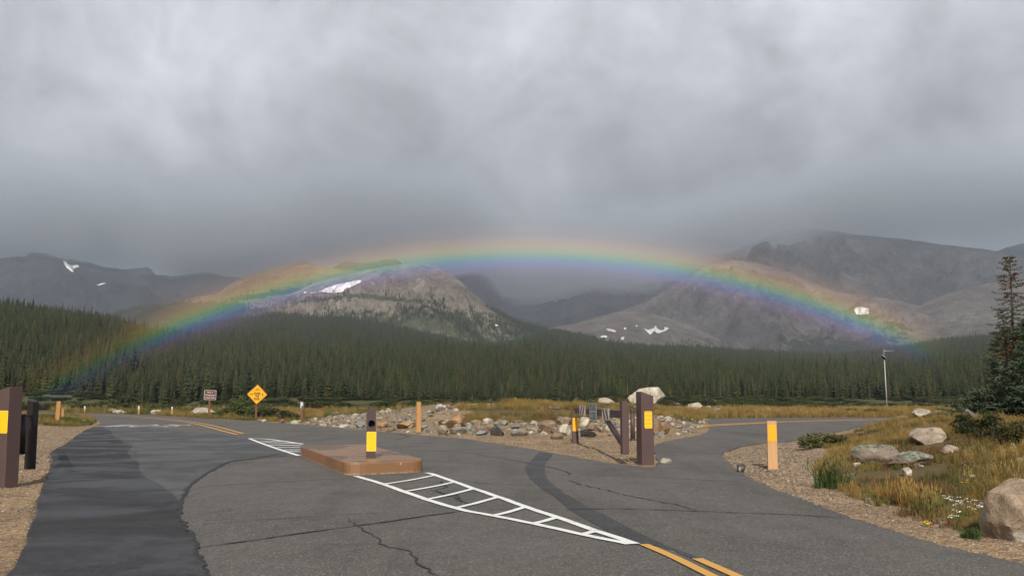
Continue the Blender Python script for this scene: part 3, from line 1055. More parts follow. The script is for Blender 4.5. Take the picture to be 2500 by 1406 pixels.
CRACKS = [
    ([(476, 1338), (560, 1327), (640, 1316), (700, 1307), (800, 1293), (930, 1276), (1050, 1258), (1140, 1246)], 0.035, 0.012),
    ([(1150, 1246), (1215, 1243), (1290, 1242)], 0.025, 0.012),
    ([(846, 1265), (880, 1290), (900, 1302), (935, 1320), (925, 1328), (950, 1335), (1000, 1343), (1013, 1358), (1018, 1370), (1045, 1390), (1065, 1406), (1120, 1450)], 0.015, 0.03),
    ([(465, 1283), (560, 1276), (700, 1265), (840, 1257), (980, 1248)], 0.012, 0.015),
    ([(460, 1192), (600, 1181), (760, 1172), (870, 1166)], 0.016, 0.015),
    ([(1311, 1243.5), (1435, 1243), (1508, 1242), (1620, 1245), (1701, 1248), (1900, 1255), (2082, 1265)], 0.028, 0.012),
    ([(1112, 1172), (1200, 1182), (1300, 1183), (1396, 1184)], 0.018, 0.015),
    ([(1040, 1100), (1143, 1105), (1200, 1115), (1287, 1130), (1340, 1140), (1379, 1150), (1393, 1156), (1375, 1161), (1348, 1163)], 0.02, 0.03),
    ([(1393, 1157), (1480, 1160), (1564, 1163), (1690, 1170), (1816, 1178)], 0.02, 0.014),
    ([(1385, 1170), (1418, 1184), (1480, 1196), (1536, 1210), (1600, 1223), (1662, 1234), (1698, 1247)], 0.02, 0.03),
    ([(1608, 1099), (1690, 1104), (1765, 1110)], 0.025, 0.015),
    ([(1735, 1050), (1800, 1055), (1870, 1062), (1935, 1071)], 0.03, 0.02),
    ([(331, 1120), (420, 1118), (500, 1116), (600, 1115), (728, 1113)], 0.03, 0.02),
    ([(286, 1060), (380, 1062), (500, 1062), (600, 1062)], 0.03, 0.03),
    ([(330, 1087), (420, 1086), (520, 1085), (640, 1084)], 0.024, 0.02),
    ([(1000, 1103), (1070, 1101), (1143, 1098), (1260, 1093)], 0.022, 0.015),
    ([(440, 1262), (443, 1225), (450, 1205), (470, 1179), (512, 1151), (560, 1127), (612, 1121), (680, 1108)], 0.05, 0.03),
    ([(438, 1262), (455, 1288), (478, 1317), (482, 1345), (495, 1375), (512, 1406)], 0.035, 0.03),
    ([(1040, 1195), (1065, 1200), (1110, 1208), (1120, 1222), (1155, 1235)], 0.02, 0.05),
    ([(1075, 1172), (1090, 1190), (1062, 1197), (1085, 1207), (1130, 1222)], 0.02, 0.03),
    ([(940, 1052), (1000, 1066), (960, 1075)], 0.03, 0.05),
    ([(720, 1052), (800, 1056), (860, 1057)], 0.05, 0.05),
]
for i, (p, wd, jg) in enumerate(CRACKS):
    crack(p, wd, 100 + i, jg)


# ------------------------------------------------------------------ concrete island and its post
def rounded_poly(pts, r, n=6):
    out = []
    N = len(pts)
    for i in range(N):
        p0, p1, p2 = (Vector(pts[(i + k) % N]) for k in (-1, 0, 1))
        a = (p0 - p1).normalized(); b = (p2 - p1).normalized()
        for k in range(n):
            t = k / (n - 1)
            q = (p1 + a * r) * (1 - t) ** 2 + p1 * 2 * t * (1 - t) + (p1 + b * r) * t ** 2
            out.append(q)
    return out


def build_island():
    HT = 0.255
    c = [gpt(731, 1112), gpt(846, 1161), gpt(1040, 1152), gpt(893, 1083.5, HT)]
    o = Vector(c[0])
    loop = rounded_poly(c, 0.42, 7)
    ctr = sum(loop, Vector((0, 0))) / len(loop)
    bm = bmesh.new()
    rings = []
    for ins, z in ((-0.015, -0.06), (0.0, 0.02), (0.012, HT - 0.04), (0.022, HT - 0.015), (0.045, HT), (0.30, HT), (0.31, HT - 0.012), (0.325, HT - 0.012), (0.335, HT - 0.002)):
        ring = []
        for p in loop:
            d = (p - ctr)
            q = p - d.normalized() * ins
            ring.append(bm.verts.new((q.x, q.y, z)))
        rings.append(ring)
    n = len(loop)
    for a, b in zip(rings, rings[1:]):
        for i in range(n):
            bm.faces.new((a[i], a[(i + 1) % n], b[(i + 1) % n], b[i]))
    bm.faces.new(rings[-1])
    bmesh.ops.triangulate(bm, faces=[f for f in bm.faces if len(f.verts) > 4])
    o = link('traffic_island', bm_mesh(bm, 'traffic_island'), M_CONCRETE)
    tag(o, 'raised brown concrete island with wet top in the middle of the road', 'traffic island')
    return HT


ISL = build_island()


def reflector(parent, w, h, M, m=None, edge=None, bolts=((0, 0.39), (0, -0.39)), r=0.02):
    bm = bmesh.new()
    plate(bm, rrect(w, h, r), t=0.004, M=M)
    o = link('reflector', bm_mesh(bm, 'reflector'), edge or M_PLATE_EDGE, parent)
    bm = bmesh.new()
    plate(bm, rrect(w - 0.018, h - 0.018, r * 0.8), t=0.002, M=M @ Matrix.Translation((0, -0.0025, 0)))
    link('sheeting', bm_mesh(bm, 'sheeting'), m or M_PLATE, o)
    for bx, bz in bolts:
        bm = bmesh.new()
        p = M @ Vector((bx * w, -0.001, bz * h)); q = M @ Vector((bx * w, -0.008, bz * h))
        tube(bm, p, q, 0.008, 0.006, 8)
        link('bolt', bm_mesh(bm, 'bolt'), M_BOLT, o)
    return o


def sloped_post(parent, name, w, zlo, zhi, m, slope):
    """square post whose top slopes along local x: slope>0 is higher at +x"""
    bm = bmesh.new()
    box(bm, (0, 0, (zlo + zhi) / 2), (w, w, zhi - zlo))
    for v in bm.verts:
        if v.co.z > (zlo + zhi) / 2:
            v.co.z += slope * v.co.x
    bmesh.ops.bevel(bm, geom=list(bm.edges), offset=0.012, segments=2, affect='EDGES', profile=0.5)
    return link(name, bm_mesh(bm, name), m, parent)


# post on the island, with a latch hole through it
def island_post():
    p = flat(905, 1117, ISL)
    t = thing('latch_post', 'short brown steel post with round hole and yellow plate on the concrete island', 'post', (p.x, p.y, ISL - 0.001), R(7))
    w, h = 0.20, 1.06
    bm = bmesh.new()
    hole = circle(0.01, 0.735, 0.078, 28)
    out = [(-w / 2, -0.03), (w / 2, -0.03), (w / 2, h), (-w / 2, h)]
    plate(bm, out, [hole], 0.014, Matrix.Translation((0, -w / 2, 0)))
    plate(bm, out, (), 0.014, Matrix.Translation((0, w / 2 - 0.014, 0)))
    box(bm, (-w / 2 + 0.007, 0, h / 2 - 0.05), (0.014, w - 0.028, h + 0.04))
    box(bm, (w / 2 - 0.007, 0, h / 2 - 0.015), (0.014, w - 0.028, h - 0.03))
    # vertical groove ridge
    box(bm, (-w / 2 + 0.045, -w / 2 - 0.003, h * 0.83), (0.006, 0.006, h * 0.33))
    link('post', bm_mesh(bm, 'post'), M_BROWN2, t)
    bm = bmesh.new()
    for i in range(28):
        a0, a1 = 2 * math.pi * i / 28, 2 * math.pi * (i + 1) / 28
        vs = [bm.verts.new((0.01 + 0.078 * math.cos(a), y, 0.735 + 0.078 * math.sin(a))) for a, y in ((a0, -w / 2 + 0.002), (a1, -w / 2 + 0.002), (a1, w / 2 - 0.002), (a0, w / 2 - 0.002))]
        bm.faces.new(vs)
    bm.faces.new([bm.verts.new((0.01 + 0.078 * math.cos(2 * math.pi * i / 28), w / 2 - 0.02, 0.735 + 0.078 * math.sin(2 * math.pi * i / 28))) for i in range(28)])
    link('latch_tube', bm_mesh(bm, 'latch_tube'), M_BLACK, t)
    reflector(t, 0.205, 0.42, Matrix.Translation((0.012, -w / 2 - 0.012, 0.355)))


island_post()


# ------------------------------------------------------------------ gates
def upright(parent, loc, w, z0, z1, m, rot):
    bm = bmesh.new()
    box(bm, (0, 0, (z0 + z1) / 2), (w, w, z1 - z0))
    for v in bm.verts:
        if v.co.z > 1:
            v.co.z += -0.25 * (v.co.x)
    bmesh.ops.bevel(bm, geom=list(bm.edges), offset=0.008, segments=2, affect='EDGES', profile=0.5)
    bmesh.ops.transform(bm, matrix=Matrix.Translation(loc) @ Matrix.Rotation(rot, 4, 'Z'), verts=bm.verts)
    return link('upright', bm_mesh(bm, 'upright'), m, parent)


def right_gate():
    b = flat(1576, 1133)
    t = thing('swing_gate', 'brown steel road gate with ROAD CLOSED sign and striped panels, swung open beside the gravel', 'gate', (b.x, b.y, 0))
    inv = Matrix.Translation((-b.x, -b.y, 0))
    # main post, turned a little so that its left side shows
    bm = bmesh.new()
    w = 0.31
    box(bm, (0, 0, 0.78), (w, w, 1.72))
    for v in bm.verts:
        if v.co.z > 1:
            v.co.z += -0.34 * v.co.x
    bmesh.ops.bevel(bm, geom=list(bm.edges), offset=0.012, segments=2, affect='EDGES', profile=0.5)
    RZ = Matrix.Rotation(R(17), 4, 'Z')
    bmesh.ops.transform(bm, matrix=RZ, verts=bm.verts)
    link('main_post', bm_mesh(bm, 'main_post'), M_BROWN, t)
    # ribbed lemon reflector in a dark frame
    MM = RZ @ Matrix.Translation((0.015, -w / 2 - 0.006, 1.035))
    ref = reflector(t, 0.20, 0.40, MM, M_LEMON, M_SIGNYEL, r=0.03)
    for k in range(12):
        bm = bmesh.new()
        z = -0.17 + k * 0.031
        plate(bm, [(-0.088, z), (0.088, z), (0.088, z + 0.008), (-0.088, z + 0.008)], t=0.001, M=MM @ Matrix.Translation((0, -0.0045, 0)))
        link('rib', bm_mesh(bm, 'rib'), M_BROWN, ref)
    # hinge pipe and brackets
    hp = at(1545.5, 1077, 23.15)
    hx, hy = hp.x - b.x + 0.05, 0.12
    bm = bmesh.new()
    tube(bm, (hx, hy, 0.56), (hx, hy, 1.22), 0.052, n=18)
    link('hinge_pipe', bm_mesh(bm, 'hinge_pipe', True), M_BROWN, t)
    for z in (1.215, 0.535):
        bm = bmesh.new()
        tube(bm, (hx, hy, z), (hx, hy, z + 0.05), 0.066, n=18)
        box(bm, ((hx - 0.12) / 2, hy, z + 0.02), (abs(hx) - 0.1, 0.05, 0.025))
        box(bm, (hx - 0.12, hy + 0.02, z + 0.02), (0.16, 0.05, 0.025))
        link('hinge_bracket', bm_mesh(bm, 'hinge_bracket'), M_BROWN, t)
    up = at(1525.5, 1105, 23.6)
    ux, uy = up.x - b.x, up.y - b.y
    upright(t, (ux, uy, 0), 0.165, 0.225, 1.45, M_BROWN, R(12))
    # long beam back to the receiver post
    e = flat(1404.5, 1077)
    A = Vector((ux, uy, 1.15)); B = Vector((e.x - b.x + 0.02, e.y - b.y - 0.15, 1.08))
    bm = bmesh.new()
    beam(bm, A, B, 0.10, 0.19, 0.008)
    link('beam', bm_mesh(bm, 'beam'), M_BROWN, t)

    def on_beam(px):
        best = min(range(2001), key=lambda i: abs(1250 + F * ((A + (B - A) * i / 2000).x + b.x) / ((A + (B - A) * i / 2000).y + b.y) / 1.0 - px))
        return A + (B - A) * best / 2000
    q = on_beam(1474)
    bm = bmesh.new()
    beam(bm, (ux - 0.01, uy + 0.05, 0.40), (q.x, q.y, 1.04), 0.09, 0.12, 0.006)
    link('brace', bm_mesh(bm, 'brace'), M_BROWN, t)
    dirv = (B - A).normalized()
    # signs are fixed flat along the roadward side of the beam
    ex = Vector((-dirv.x, -dirv.y, 0)).normalized()          # reads from far to near
    nrm = Vector((ex.y, -ex.x, 0))                            # points to the road (-x)
    if nrm.x > 0:
        nrm = -nrm

    def frame_at(px0, px1, zc, off):
        p0, p1 = on_beam(px0), on_beam(px1)
        c = (p0 + p1) / 2
        wdt = (p1 - p0).length
        c = Vector((c.x, c.y, zc)) + nrm * off
        Mx = Matrix.Identity(4)
        yv = -nrm
        Mx.col[0][:3] = ex; Mx.col[1][:3] = yv; Mx.col[2][:3] = (0, 0, 1); Mx.col[3][:3] = c
        return Mx, wdt
    Mx, wd = frame_at(1442.5, 1461, 1.115, 0.062)
    hs = 0.56
    bm = bmesh.new(); plate(bm, rrect(wd, hs, 0.03), t=0.006, M=Mx)
    sg = link('road_closed_sign', bm_mesh(bm, 'road_closed_sign'), M_BLACK, t)
    bm = bmesh.new(); plate(bm, rrect(wd - 0.12, hs - 0.03, 0.02), t=0.002, M=Mx @ Matrix.Translation((0, -0.003, 0)))
    link('sheeting', bm_mesh(bm, 'sheeting'), M_GREYPAINT, sg)
    RX = Matrix.Rotation(math.pi / 2, 4, 'X')
    parts = []
    for s, z in (('ROAD', 0.125), ('CLOSED', -0.125)):
        tm = text_mesh(s, 0.30, 1.0, 0.001, 1.1, 0.002)
        xs = [v.co.x for v in tm.vertices]
        k = (wd * 0.74) / (max(xs) - min(xs))
        parts.append((tm, Mx @ Matrix.Translation((0, -0.0055, z)) @ RX @ Matrix.Diagonal((k, 1, 1, 1))))
    for q_ in parts:
        link('lettering', join_meshes('lettering', [q_]), M_BLACK, sg)
    for px0, px1, zc in ((1418, 1431.5, 1.12), (1473, 1490.5, 1.10)):
        Mx, wd = frame_at(px0, px1, zc, 0.062)
        h2 = 0.31
        bm = bmesh.new(); plate(bm, rrect(wd, h2, 0.03), t=0.006, M=Mx)
        pn = link('striped_panel', bm_mesh(bm, 'striped_panel'), M_WHITEPAINT, t)
        sgn = -1 if px0 > 1450 else 1
        for k in (-0.30, 0.14):
            bm = bmesh.new()
            sh = 0.16 * wd * sgn
            plate(bm, [(k * wd - sh, -h2 / 2 + 0.012), (k * wd - sh + 0.2 * wd, -h2 / 2 + 0.012), (k * wd + sh + 0.2 * wd, h2 / 2 - 0.012), (k * wd + sh, h2 / 2 - 0.012)], t=0.001, M=Mx @ Matrix.Translation((0, -0.003, 0)))
            link('red_stripe', bm_mesh(bm, 'red_stripe'), M_RED, pn)
        for bx in (-0.42, 0.42):
            bm = bmesh.new()
            tube(bm, Mx @ Vector((bx * wd, -0.001, 0)), Mx @ Vector((bx * wd, -0.012, 0)), 0.022, 0.016, 8)
            link('bolt', bm_mesh(bm, 'bolt'), M_BOLT, pn)
    # receiver post at the far end of the beam
    r_ = thing('receiver_post', 'short brown post with an amber plate at the far end of the open gate', 'post', (e.x, e.y, Z1(e.x, e.y)), R(4))
    bm = bmesh.new()
    box(bm, (0, 0, 0.40), (0.215, 0.17, 1.0), bevel=0.008)
    box(bm, (-0.075, 0, 1.03), (0.065, 0.17, 0.26), bevel=0.006)
    link('post', bm_mesh(bm, 'post'), M_BROWN, r_)
    bm = bmesh.new()
    box(bm, (0.02, -0.02, 1.175), (0.24, 0.19, 0.02))
    link('cap_plate', bm_mesh(bm, 'cap_plate'), M_BROWN_DARK, r_)
    reflector(r_, 0.20, 0.46, Matrix.Translation((0.0, -0.092, 0.65)), M_SIGNYEL)


right_gate()


def left_gate():
    b = flat(13, 1188)
    t = thing('swing_gate', 'brown steel road gate standing end-on beside the dark asphalt at the left edge', 'gate', (b.x, b.y, Z1(b.x, b.y)))
    RZ = Matrix.Rotation(R(-24), 4, 'Z')
    bm = bmesh.new()
    w = 0.285
    box(bm, (0, 0, 0.83), (w, w, 1.80))
    for v in bm.verts:
        if v.co.z > 1:
            v.co.z += 0.24 * v.co.x
    bmesh.ops.bevel(bm, geom=list(bm.edges), offset=0.012, segments=2, affect='EDGES', profile=0.5)
    bmesh.ops.transform(bm, matrix=RZ, verts=bm.verts)
    link('main_post', bm_mesh(bm, 'main_post'), M_BROWN, t)
    c = at(26.5, 1031, 17.25)
    reflector(t, 0.21, 0.395, RZ @ Matrix.Translation((0.045, -w / 2 - 0.006, c.z - Z1(b.x, b.y))))
    u = at(73, 1140, 18.9)
    upright(t, (u.x - b.x, u.y - b.y, 0), 0.145, 0.235, 1.51, M_BROWN_DARK, R(-24))
    h = at(52, 1105, 18.4)
    bm = bmesh.new()
    tube(bm, (h.x - b.x, h.y - b.y, 0.54), (h.x - b.x, h.y - b.y, 1.27), 0.06, n=16)
    link('hinge_pipe', bm_mesh(bm, 'hinge_pipe', True), M_BROWN_DARK, t)
    for z in (0.56, 1.23):
        bm = bmesh.new()
        beam(bm, (0, 0.1, z), (u.x - b.x, u.y - b.y - 0.02, z), 0.05, 0.03, 0.003)
        link('hinge_bracket', bm_mesh(bm, 'hinge_bracket'), M_BROWN_DARK, t)
    d = Vector((u.x, u.y, 0)).normalized()
    A = Vector((u.x - b.x, u.y - b.y, 1.15)) + d * 0.1
    bm = bmesh.new()
    beam(bm, A, A + d * 8.5, 0.1, 0.19, 0.008)
    link('beam', bm_mesh(bm, 'beam'), M_BROWN_DARK, t)
    bm = bmesh.new()
    beam(bm, A + d * 3.8 - Vector((0, 0, 0.1)), Vector((A.x, A.y, 0.4)), 0.09, 0.12, 0.006)
    link('brace', bm_mesh(bm, 'brace'), M_BROWN_DARK, t)


left_gate()


# ------------------------------------------------------------------ wooden marker posts
def wood_post(px0, px1, py0, py1, label, m, group='wooden marker posts along the road', lean=0.0, refl=None, band=None, dz=0.0):
    p = place((px0 + px1) / 2, py1)
    sc = p.y / F * 1.01
    w = (px1 - px0) * sc; h = (py1 - py0) * sc
    t = thing('marker_post', label, 'post', (p.x, p.y, p.z - 0.01), math.atan2(-p.x, p.y) + R(4), group)
    t.rotation_euler.y = lean
    bm = bmesh.new()
    box(bm, (0, 0, h / 2 - 0.06), (w * 0.97, w * 0.97, h + 0.12), bevel=min(0.006, w * 0.1))
    link('timber', bm_mesh(bm, 'timber'), m, t)
    if refl:
        y0, y1 = refl
        zc = h - ((y0 + y1) / 2 - py0) * sc
        reflector(t, w * 0.86, (y1 - y0) * sc, Matrix.Translation((w * 0.03, -w * 0.485 - 0.006, zc)), M_SIGNYEL, M_SIGNYEL, r=0.006)
    if band:
        bm = bmesh.new()
        box(bm, (0, -w * 0.485 - 0.004, h - band * sc / 2), (w * 0.8, 0.006, band * sc))
        link('band', bm_mesh(bm, 'band'), M_GREYPAINT, t)
    return t


wood_post(1875, 1898, 1030, 1145, 'square new timber post with an amber plate on the gravel point at the right', M_WOOD, refl=(1039, 1078))
wood_post(1016, 1027, 982, 1055, 'tall plain timber post at the left end of the rubble row', M_WOOD_OLD)
wood_post(134, 143, 980, 1031, 'leaning timber post in the grass island at the left, the taller of two', M_WOOD_OLD, lean=R(2.5))
wood_post(149.5, 154.5, 997, 1023, 'small timber post just right of the leaning post on the grass island', M_WOOD_OLD)
wood_post(204.5, 208, 991, 1008, 'tiny marker post with a pale top beyond the bend, left of the grey boulder pair', M_WOOD_OLD, band=7)
wood_post(336.5, 340, 991, 1011.5, 'tiny marker post with a pale top between the boulder pair and the round pale boulder', M_WOOD_OLD, band=8)
wood_post(417.5, 421.5, 993, 1014.5, 'small marker post with a worn pale top right of the round pale boulder', M_WOOD_OLD, band=5)


def p_post():
    p = place(738.5, 1029)
    sc = p.y / F * 1.01
    t = thing('parking_post', 'timber post with a dark plaque lettered P at the left end of the rubble slope', 'sign post', (p.x, p.y, p.z), math.atan2(-p.x, p.y) - R(28))
    h = 46 * sc; w = 6.5 * sc
    bm = bmesh.new(); box(bm, (0, 0, h / 2 - 0.05), (w, w, h + 0.1), bevel=0.008)
    link('timber', bm_mesh(bm, 'timber'), M_WOOD_POST, t)
    pw, ph = 7.6 * sc, 18 * sc
    RX = Matrix.Rotation(math.pi / 2, 4, 'X')
    Mx = Matrix.Translation((-0.03, -w / 2 - 0.008, h - ph / 2 + 0.03))
    bm = bmesh.new(); plate(bm, rrect(pw, ph, 0.03), t=0.006, M=Mx)
    pl = link('plaque', bm_mesh(bm, 'plaque'), M_WHITEPAINT, t)
    bm = bmesh.new(); plate(bm, rrect(pw - 0.016, ph - 0.016, 0.025), t=0.002, M=Mx @ Matrix.Translation((0, -0.003, 0)))
    link('sheeting', bm_mesh(bm, 'sheeting'), M_BLACK, pl)
    tm = text_mesh('P', 0.46, 0.62, 0.001, 1, 0.016)
    link('lettering', join_meshes('lettering', [(tm, Mx @ Matrix.Translation((0.0, -0.0055, 0)) @ RX)]), M_WHITEPAINT, pl)


p_post()


# ------------------------------------------------------------------ road signs
def sign_root(px, py, label, name, yaw=0.0):
    p = place(px, py)
    return thing(name, label, 'road sign', (p.x, p.y, p.z), math.atan2(-p.x, p.y) + yaw), p.y / F * 1.01, p


RX90 = Matrix.Rotation(math.pi / 2, 4, 'X')


def brown_sign():
    t, sc, p = sign_root(511, 1019, 'small brown sign reading Park in Designated Areas Only in front of a pale boulder', 'parking_sign', R(6))
    W_, H_ = 27.5 * sc, 22.5 * sc
    zc = 1.6 + (965 - 964) * sc - p.z
    zc = (at(512, 964, p.y)).z - p.z
    bm = bmesh.new(); box(bm, (-0.02, 0.05, zc / 2 - 0.06), (4.8 * sc, 3.5 * sc, zc + 0.3), bevel=0.008)
    link('timber_post', bm_mesh(bm, 'timber_post'), M_WOOD_POST, t)
    Mx = Matrix.Translation((0, -0.06, zc)) @ Matrix.Rotation(R(1.2), 4, 'Y')
    bm = bmesh.new(); plate(bm, rrect(W_, H_, 0.05), t=0.012, M=Mx)
    f = link('sign_panel', bm_mesh(bm, 'sign_panel'), M_WHITEPAINT, t)
    bm = bmesh.new(); plate(bm, rrect(W_ - 0.04, H_ - 0.04, 0.035), t=0.002, M=Mx @ Matrix.Translation((0, -0.003, 0)))
    link('sheeting', bm_mesh(bm, 'sheeting'), M_SIGNBROWN, f)
    parts = []
    for s, z, fr in (('Park in', 0.27, 0.46), ('Designated', 0.0, 0.76), ('Areas Only', -0.27, 0.76)):
        tm = text_mesh(s, 0.16, 1.0, 0.001, 1.0, 0.0)
        xs = [v.co.x for v in tm.vertices]
        k = W_ * fr / (max(xs) - min(xs))
        parts.append((tm, Mx @ Matrix.Translation((0, -0.006, z * H_)) @ RX90 @ Matrix.Diagonal((k, 1, 1, 1))))
    for q_ in parts:
        link('lettering', join_meshes('lettering', [q_]), M_WHITEPAINT, f)
    for s in (-1, 1):
        bm = bmesh.new()
        box(bm, Mx @ Vector((s * W_ * 0.37, -0.006, H_ * 0.3)), (0.035, 0.004, 0.035))
        link('emblem', bm_mesh(bm, 'emblem'), M_BOLT, f)


brown_sign()


def diamond_sign():
    t, sc, p = sign_root(626, 1026, 'amber diamond sign reading SHARE THE ROAD beside the tall willow', 'warning_sign', R(4))
    zc = at(628, 962.5, p.y).z - p.z
    a = 25.2 * sc * math.sqrt(2)
    bm = bmesh.new(); box(bm, (-0.03, 0.07, zc / 2 - 0.1), (4.6 * sc, 0.09, zc + 0.2), bevel=0.008)
    link('timber_post', bm_mesh(bm, 'timber_post'), M_WOOD_POST, t)
    M0 = Matrix.Translation((0, -0.02, zc)) @ Matrix.Rotation(R(2), 4, 'Y')
    D45 = Matrix.Rotation(R(45), 4, 'Y')
    layers = [(a, 0.06, M_BLACK, 0.0), (a - 0.05, 0.055, M_SIGNYEL, -0.003), (a - 0.085, 0.05, M_BLACK, -0.006), (a - 0.115, 0.045, M_SIGNYEL, -0.009)]
    root = None
    for i, (s, r_, m, off) in enumerate(layers):
        bm = bmesh.new(); plate(bm, rrect(s, s, r_), t=0.01 if i == 0 else 0.002, M=M0 @ Matrix.Translation((0, off, 0)) @ D45)
        nm = 'sign_panel' if i == 0 else ('border' if i % 2 == 0 else 'sheeting')
        o = link(nm, bm_mesh(bm, nm), m, root or t)
        root = root or o
    parts = []
    for s, z, wd in (('SHARE', 0.06, 0.42), ('THE', -0.125, 0.25), ('ROAD', -0.31, 0.36)):
        tm = text_mesh(s, 0.21, 1.0, 0.001, 1.05, 0.008)
        xs = [v.co.x for v in tm.vertices]
        k = wd * 1.02 / (max(xs) - min(xs))
        parts.append((tm, M0 @ Matrix.Translation((0, -0.012, z)) @ RX90 @ Matrix.Diagonal((k, 1, 1, 1))))
    for q_ in parts:
        link('lettering', join_meshes('lettering', [q_]), M_BLACK, root)
    Ms = M0 @ Matrix.Translation((0, -0.012, 0))

    def stroke(bm, x0, z0, x1, z1, wd):
        d = Vector((x1 - x0, z1 - z0)); n = Vector((-d.y, d.x)).normalized() * wd / 2
        plate(bm, [(x0 + n.x, z0 + n.y), (x0 - n.x, z0 - n.y), (x1 - n.x, z1 - n.y), (x1 + n.x, z1 + n.y)], t=0.001, M=Ms)
    # bicycle
    bm = bmesh.new()
    cz = 0.285
    for cx in (-0.095, 0.095):
        plate(bm, circle(cx, cz, 0.062, 20), [circle(cx, cz, 0.048, 20)], 0.001, Ms)
    for s in ((-0.095, cz, -0.04, cz + 0.075), (-0.04, cz + 0.075, 0.06, cz + 0.07), (-0.03, cz + 0.06, 0.0, cz), (0.0, cz, 0.06, cz + 0.07), (-0.095, cz, 0.0, cz), (0.095, cz, 0.055, cz + 0.10), (0.055, cz + 0.10, 0.09, cz + 0.105), (-0.06, cz + 0.085, -0.015, cz + 0.085)):
        stroke(bm, *s, 0.014)
    link('bicycle_symbol', bm_mesh(bm, 'bicycle_symbol'), M_BLACK, root)
    # walker
    bm = bmesh.new()
    hx = 0.355
    plate(bm, circle(hx, 0.075, 0.02, 12), (), 0.001, Ms)
    for s in ((hx, 0.055, hx + 0.004, -0.03, 0.045), (hx, -0.02, hx - 0.035, -0.11, 0.022), (hx + 0.006, -0.02, hx + 0.05, -0.11, 0.022), (hx, 0.045, hx - 0.05, 0.0, 0.016), (hx, 0.045, hx + 0.05, 0.0, 0.016)):
        stroke(bm, *s)
    link('walker_symbol', bm_mesh(bm, 'walker_symbol'), M_BLACK, root)
    # long low vehicle
    bm = bmesh.new()
    for s in ((-0.50, 0.005, -0.25, 0.0, 0.022), (-0.47, 0.028, -0.27, 0.024, 0.012), (-0.47, -0.02, -0.25, -0.024, 0.010)):
        stroke(bm, *s)
    link('vehicle_symbol', bm_mesh(bm, 'vehicle_symbol'), M_BLACK, root)


diamond_sign()


# ------------------------------------------------------------------ solar pole in the meadow
def solar_pole():
    Y = 96.0
    b = at(2166, 998, Y)
    z0 = Z1(b.x, b.y)
    t = thing('solar_pole', 'slim grey pole with tilted solar panel and thin mast in the meadow', 'pole', (b.x, b.y, z0))
    sc = Y / F
    top = at(2163, 878, Y).z - z0
    bm = bmesh.new(); tube(bm, (0, 0, -0.2), (-0.08, 0, top), 0.058, 0.05, 12)
    link('pole', bm_mesh(bm, 'pole', True), M_GALV, t)
    bm = bmesh.new(); tube(bm, (-0.08, 0, top), (-0.1, 0, top + 24 * sc), 0.025, 0.02, 8)
    link('mast', bm_mesh(bm, 'mast', True), M_GALV, t)
    bm = bmesh.new(); tube(bm, (-0.1, 0, top + 21 * sc), (0.95, 0.05, top + 22.5 * sc), 0.022, 0.018, 8)
    tube(bm, (-0.1, 0, top + 24 * sc), (0.2, 0.02, top + 21.6 * sc), 0.014, 0.012, 6)
    link('antenna_arm', bm_mesh(bm, 'antenna_arm', True), M_GALV, t)
    rot = Matrix.Rotation(R(-35), 3, 'Z') @ Matrix.Rotation(R(35), 3, 'Y') @ Matrix.Rotation(R(-42), 3, 'X')
    bm = bmesh.new()
    for sx, sz, cx, cz in ((0.50, 0.04, 0, 0.20), (0.50, 0.04, 0, -0.20), (0.04, 0.36, 0.23, 0), (0.04, 0.36, -0.23, 0)):
        box(bm, Vector((-0.2, -0.12, top + 0.2)) + rot @ Vector((cx, cz, 0)), (sx, sz, 0.04), rot)
    pn = link('solar_panel', bm_mesh(bm, 'solar_panel'), M_GALV, t)
    bm = bmesh.new(); box(bm, Vector((-0.2, -0.12, top + 0.2)), (0.42, 0.36, 0.03), rot)
    link('solar_glass', bm_mesh(bm, 'solar_glass'), M_PANEL, pn)


solar_pole()


# ------------------------------------------------------------------ rocks
def rock_mesh(seed, cuts=9, sub=3, rough=0.10, flatness=0.72):
    rr = random.Random(seed)
    bm = bmesh.new()
    bmesh.ops.create_icosphere(bm, subdivisions=sub, radius=1.0)
    for _ in range(cuts):
        n = Vector((rr.gauss(0, 1), rr.gauss(0, 1), rr.gauss(0, 0.9))).normalized()
        d = rr.uniform(flatness - 0.18, flatness + 0.14)
        for v in bm.verts:
            k = v.co.dot(n) - d
            if k > 0:
                v.co -= n * k * 0.97
    from mathutils import noise
    off = Vector((rr.uniform(0, 50), rr.uniform(0, 50), rr.uniform(0, 50)))
    for v in bm.verts:
        nz = noise.fractal(v.co * 1.6 + off, 0.7, 2.1, 4)
        v.co += v.co.normalized() * nz * rough
    xs = [v.co for v in bm.verts]
    lo = Vector([min(c[i] for c in xs) for i in range(3)]); hi = Vector([max(c[i] for c in xs) for i in range(3)])
    for v in bm.verts:
        v.co = Vector([(v.co[i] - lo[i]) / (hi[i] - lo[i]) - 0.5 for i in range(3)])
    me = bm_mesh(bm, 'rock')
    # sharp facets, soft in between
    me.polygons.foreach_set('use_smooth', np.full(len(me.polygons), True))
    try:
        me.set_sharp_from_angle(angle=R(24))
    except Exception:
        pass
    me.materials.append(M_ROCK)
    return me


ROCKS = [rock_mesh(200 + i, 13, 3, 0.07, 0.70) for i in range(14)]
TAN, CREAM, GREY, BLUE, RUST, BROWN_, DARK, PINK = (0.31, 0.25, 0.175), (0.47, 0.43, 0.35), (0.25, 0.235, 0.205), (0.20, 0.22, 0.235), (0.34, 0.21, 0.12), (0.20, 0.14, 0.095), (0.055, 0.055, 0.05), (0.34, 0.285, 0.225)
_ri = [0]


